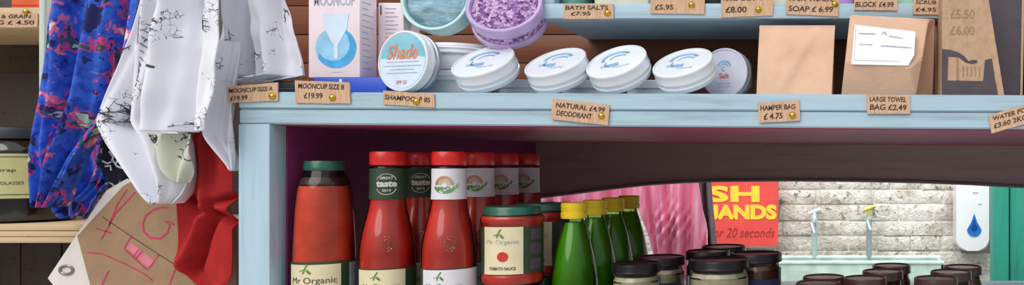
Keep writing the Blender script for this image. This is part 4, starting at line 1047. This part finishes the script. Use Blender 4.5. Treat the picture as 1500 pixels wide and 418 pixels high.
# clothes rail and garments
rl = P(40, -80, .0); b = MB(); b.tube([P(30, -80, .01), P(230, -80, .01), P(440, -80, .01)], .008, 12); tag(b.build('clothes_rail', M['steel']), 'steel rail above the picture from which the printed fabrics hang', 'rail')
def folds(a1, f1, p1, a2=.003, f2=23, sk=0.0, gro=.6):
    return lambda u, v, x, y: (a1 * math.sin((u + sk * v) * f1 + p1) * (gro + (1 - gro) * v) + a2 * math.sin((u - .1 * v) * f2 + 5 * v) + .0035 * noise.noise(Vector((u * 4, v * 5, a1 * 900))))
fg = cloth('floral_garment', [(-80, 66, 200), (0, 64, 200), (60, 61, 190), (100, 58, 182), (150, 57, 170), (190, 56, 146), (230, 57, 118), (262, 60, 104), (290, 66, 92), (303, 70, 84)], .035, M['floral'], folds(.018, 15, .5, .006, 39, .15), 110, 140)
tag(fg, 'bright blue floral garment with pink and green flowers hanging at the left', 'garment')
o = cloth('trailing_sash', [(60, 118, 196), (150, 112, 196), (210, 112, 192), (250, 122, 180), (278, 120, 158), (295, 90, 146), (310, 88, 140), (319, 104, 132)], .125, M['floral'], folds(.012, 14, 2, .005, 33, .1), 70, 90, parent=None)
off = o.location.copy(); o.parent = fg; o.location = off - fg.location
dt = cloth('dark_tote', [(150, 176, 196), (190, 156, 202), (205, 148, 205), (235, 147, 206), (255, 150, 205), (270, 158, 200), (278, 170, 190)], .082, M['tote_dark'], lambda u, v, x, y: .014 * math.sin(u * math.pi) * -1 + .003 * math.sin(u * 14), 50, 60)
tag(dt, 'charcoal fabric with white twig print between the floral and white garments', 'fabric')
b = MB(); Yf = .064
for st in ([(150, 236), (158, 240), (166, 236), (172, 244), (184, 248)], [(160, 222), (166, 230), (164, 238)], [(172, 212), (168, 222), (174, 232), (170, 240)], [(154, 244), (162, 243), (163, 250)], [(176, 232), (182, 240)]):
    b.ribbon([P(x, y, Yf) for x, y in st], .0022, .0006)
o = b.build('white_twig_print', M['white_label']); off = o.location.copy(); o.parent = dt; o.location = off - dt.location

wb = cloth('white_printed_garment', [(-80, 205, 262), (0, 200, 262), (50, 190, 262), (100, 176, 262), (150, 158, 262), (180, 151, 264), (205, 165, 284), (235, 185, 285), (260, 204, 283), (280, 219, 274), (292, 231, 262), (298, 240, 252)], .012, M['print_white'], folds(.016, 12, 1.0, .004, 29, -.3), 90, 130)
R1 = [(-80, 205, 262), (0, 200, 262), (50, 190, 262), (100, 176, 262), (150, 158, 262), (180, 151, 264), (205, 165, 284), (235, 185, 285), (260, 204, 283)]
st = sprig(156, 168, -.25, 34, 8) + sprig(160, 180, -.1, 30, 7) + sprig(172, 150, 1.2, 30, 6) + sprig(218, 30, 1.7, 60, 12, 1.2) + sprig(214, 90, 1.75, 56, 12) + sprig(190, 66, 2.3, 20, 4) + sprig(216, 4, 1.5, 30, 6) + sprig(158, 160, 1.0, 24, 5)
cloth_marks('twig_print', R1, .012, M['grey_ink'], folds(.016, 12, 1.0, .004, 29, -.3), st, wb)
tag(wb, 'white garment with black twig print, leftmost of the white ones, its end hanging lowest', 'garment')
sgp = cloth('sage_lining_fold', [(196, 216, 276), (215, 218, 282), (235, 232, 283), (255, 246, 279), (268, 258, 272)], -.006, M['print_sage'], lambda u, v, x, y: .006 * math.sin(u * 9 + v * 6), 40, 40)
off = sgp.location.copy(); sgp.parent = wb; sgp.location = off - wb.location
def d2(u, v, x, y):
    c = math.exp(-((x - 279 + .01 * y) / 5.5) ** 2) * max(0, 1 - max(0, y) / 70)
    return -.016 * math.sin(u * math.pi * 2.6 + .3) + .022 * c - .006 * math.exp(-((x - 300) / 8) ** 2) + .004 * math.sin(u * 21 + v * 3) + .004 * noise.noise(Vector((u * 5, v * 7, 3)))
wm = cloth('white_tote_bag', [(-80, 242, 326), (0, 236, 332), (60, 228, 334), (120, 220, 331), (165, 215, 322), (193, 213, 317)], -.022, M['print_white'], d2, 90, 110)
random.seed(11)
R2 = [(-80, 242, 326), (0, 236, 332), (60, 228, 334), (120, 220, 331), (165, 215, 322), (193, 213, 317)]
st = sprig(234, 33, .12, 20) + sprig(236, 40, .6, 30) + sprig(292, 4, 1.1, 42, 9) + sprig(304, 22, 1.4, 26, 7) + [[3.5, (234, 98), (246, 102)]] + sprig(250, 186, -.3, 26, 6) + sprig(262, 178, .7, 18, 5) + sprig(293, 124, 1.6, 14, 3)
cloth_marks('twig_print', R2, -.022, M['grey_ink'], d2, st, wm)
tag(wm, 'white printed tote bag with a straight hem, in the middle of the white fabrics', 'tote bag')
def d3(u, v, x, y):
    return .018 * math.sin(u * 15 + .6) * (1 - .4 * v) + .004 * math.sin(u * 37 + v * 4) - .010 * math.exp(-((x - 383 + .02 * y) / 5) ** 2) + .004 * noise.noise(Vector((u * 5, v * 7, 9)))
wr = cloth('white_tote_bag', [(-80, 318, 400), (0, 318, 413), (40, 316, 424), (80, 312, 435), (108, 306, 443), (114, 303, 446), (116, 300, 446), (119, 300, 360), (121, 298, 348)], .030, M['print_white'], d3, 110, 110)
R3 = [(-80, 318, 400), (0, 318, 413), (40, 316, 424), (80, 312, 435), (108, 306, 443), (114, 303, 446), (116, 300, 446), (119, 300, 360)]
st = sprig(345, 45, 1.55, 26, 3) + sprig(345, 76, 1.6, 34, 8) + sprig(352, 100, -.7, 26, 6) + sprig(362, 76, 1.2, 26, 8) + sprig(374, 70, .9, 22, 7) + sprig(404, 10, .5, 18, 5) + sprig(406, 18, 1.1, 12, 4) + sprig(432, 86, 1.3, 16, 4) + sprig(326, 60, 1.5, 20, 4)
cloth_marks('twig_print', R3, .030, M['grey_ink'], d3, st, wr)
tag(wr, 'white printed tote bag whose hem lies over the left end of the blue shelf', 'tote bag')
wl = cloth('white_printed_scarf', [(60, 306, 347), (120, 292, 347), (180, 288, 347), (200, 294, 347), (222, 318, 347), (240, 338, 347), (250, 345, 347)], .012, M['print_white'], lambda u, v, x, y: .007 * math.sin(u * 9 + v * 3) + .003 * math.sin(u * 20 + 8 * v), 50, 70)
tag(wl, 'white printed scarf end hanging against the left side of the blue post', 'scarf')
def dred(u, v, x, y):
    def crease(ax, ay, bx, by, wd, s):
        dx, dy = bx - ax, by - ay; L = math.hypot(dx, dy); tt = ((x - ax) * dx + (y - ay) * dy) / L / L
        if tt < -.1 or tt > 1.1: return 0
        d = ((x - ax) * dy - (y - ay) * dx) / L
        return s * math.exp(-(d / wd) ** 2) * min(1, (tt + .1) * 5, (1.1 - tt) * 5)
    return (.010 * math.sin(u * 5 + .5) + crease(294, 195, 311, 300, 7, -.016) + crease(311, 300, 262, 392, 9, -.018) + crease(322, 310, 276, 402, 9, .016)
            + crease(268, 288, 306, 312, 6, .014) + crease(312, 300, 349, 288, 6, .014) + crease(312, 306, 349, 328, 6, .014) + crease(318, 300, 349, 306, 6, -.010) + .003 * noise.noise(Vector((u * 4, v * 4, 0))))
rf = cloth('red_felt_cloth', [(150, 282, 330), (200, 278, 346), (240, 276, 347), (270, 262, 347), (292, 254, 347), (350, 256, 347), (392, 257, 347), (405, 266, 346), (420, 286, 336), (432, 300, 322)], .030, M['red_felt'], dred, 110, 150)
tag(rf, 'folded red felt cloth hanging below the white fabrics beside the blue post', 'cloth')

# cardboard sign
Yc = .060
t = thing('cardboard_sign', 'tilted brown cardboard sign with pink marker letters at lower left', 'sign', P(220, 450, Yc))
b = MB(); b.prism([P(x, y, Yc + .002) for x, y in ((156, 279), (186, 262), (200, 268), (136, 352), (170, 470), (118, 470), (70, 408))], (0, .0012, 0)); b.build('white_sheet', M['sheet'], t)
b = MB(); b.prism([P(x, y, Yc) for x, y in ((180, 273), (212, 256), (310, 262), (347, 330), (347, 470), (146, 470), (113, 346))], (0, .0018, 0)); b.build('card', M['kraft_dark'], t)
b = MB(); Yi = Yc - .0001
G = [(246, 305), (238, 304), (226, 307), (214, 316), (209, 328), (211, 340), (220, 349), (234, 350), (245, 342), (249, 330), (241, 324), (250, 326), (255, 330)]
b.ribbon([P(x, y, Yi) for x, y in G], .0024, .0003)
for st in ([(193, 345), (182, 364), (185, 368), (216, 396), (221, 390), (233, 373)], [(203, 366), (196, 376)], [(208, 368), (199, 380)], [(128, 370), (150, 372), (185, 388), (212, 402), (224, 412)],
           [(198, 282), (170, 312), (148, 352)], [(186, 278), (172, 300), (160, 330)], [(140, 335), (164, 342)], [(160, 396), (148, 420)], [(258, 392), (248, 418)]):
    b.ribbon([P(x, y, Yi) for x, y in st], .0017, .0003)
b.build('pink_lettering', M['pink_ink'], t)
b = MB(); b.prism([P(x, y, Yi + .00005) for x, y in ((186, 363), (192, 356), (226, 382), (217, 393))], (0, -.0001, 0)); b.build('pink_fill', mat('pale pink fill', (214, 120, 140), .8, .1, 60, bump=0), t)
b = MB(); b.ribbon([P(150, 318, Yi), P(200, 352, Yi), P(262, 392, Yi)], .0009, .0002); b.build('card_crease', M['ink'], t)
b = MB()
for a in (0,):
    c = P(97, 396, Yc + .001); b.tube([c + Vector((.0085 * math.cos(R(q_)), 0, .0055 * math.sin(R(q_)))) for q_ in range(0, 360, 20)], .0016, 8, True)
b.build('eyelet', M['steel'], t)
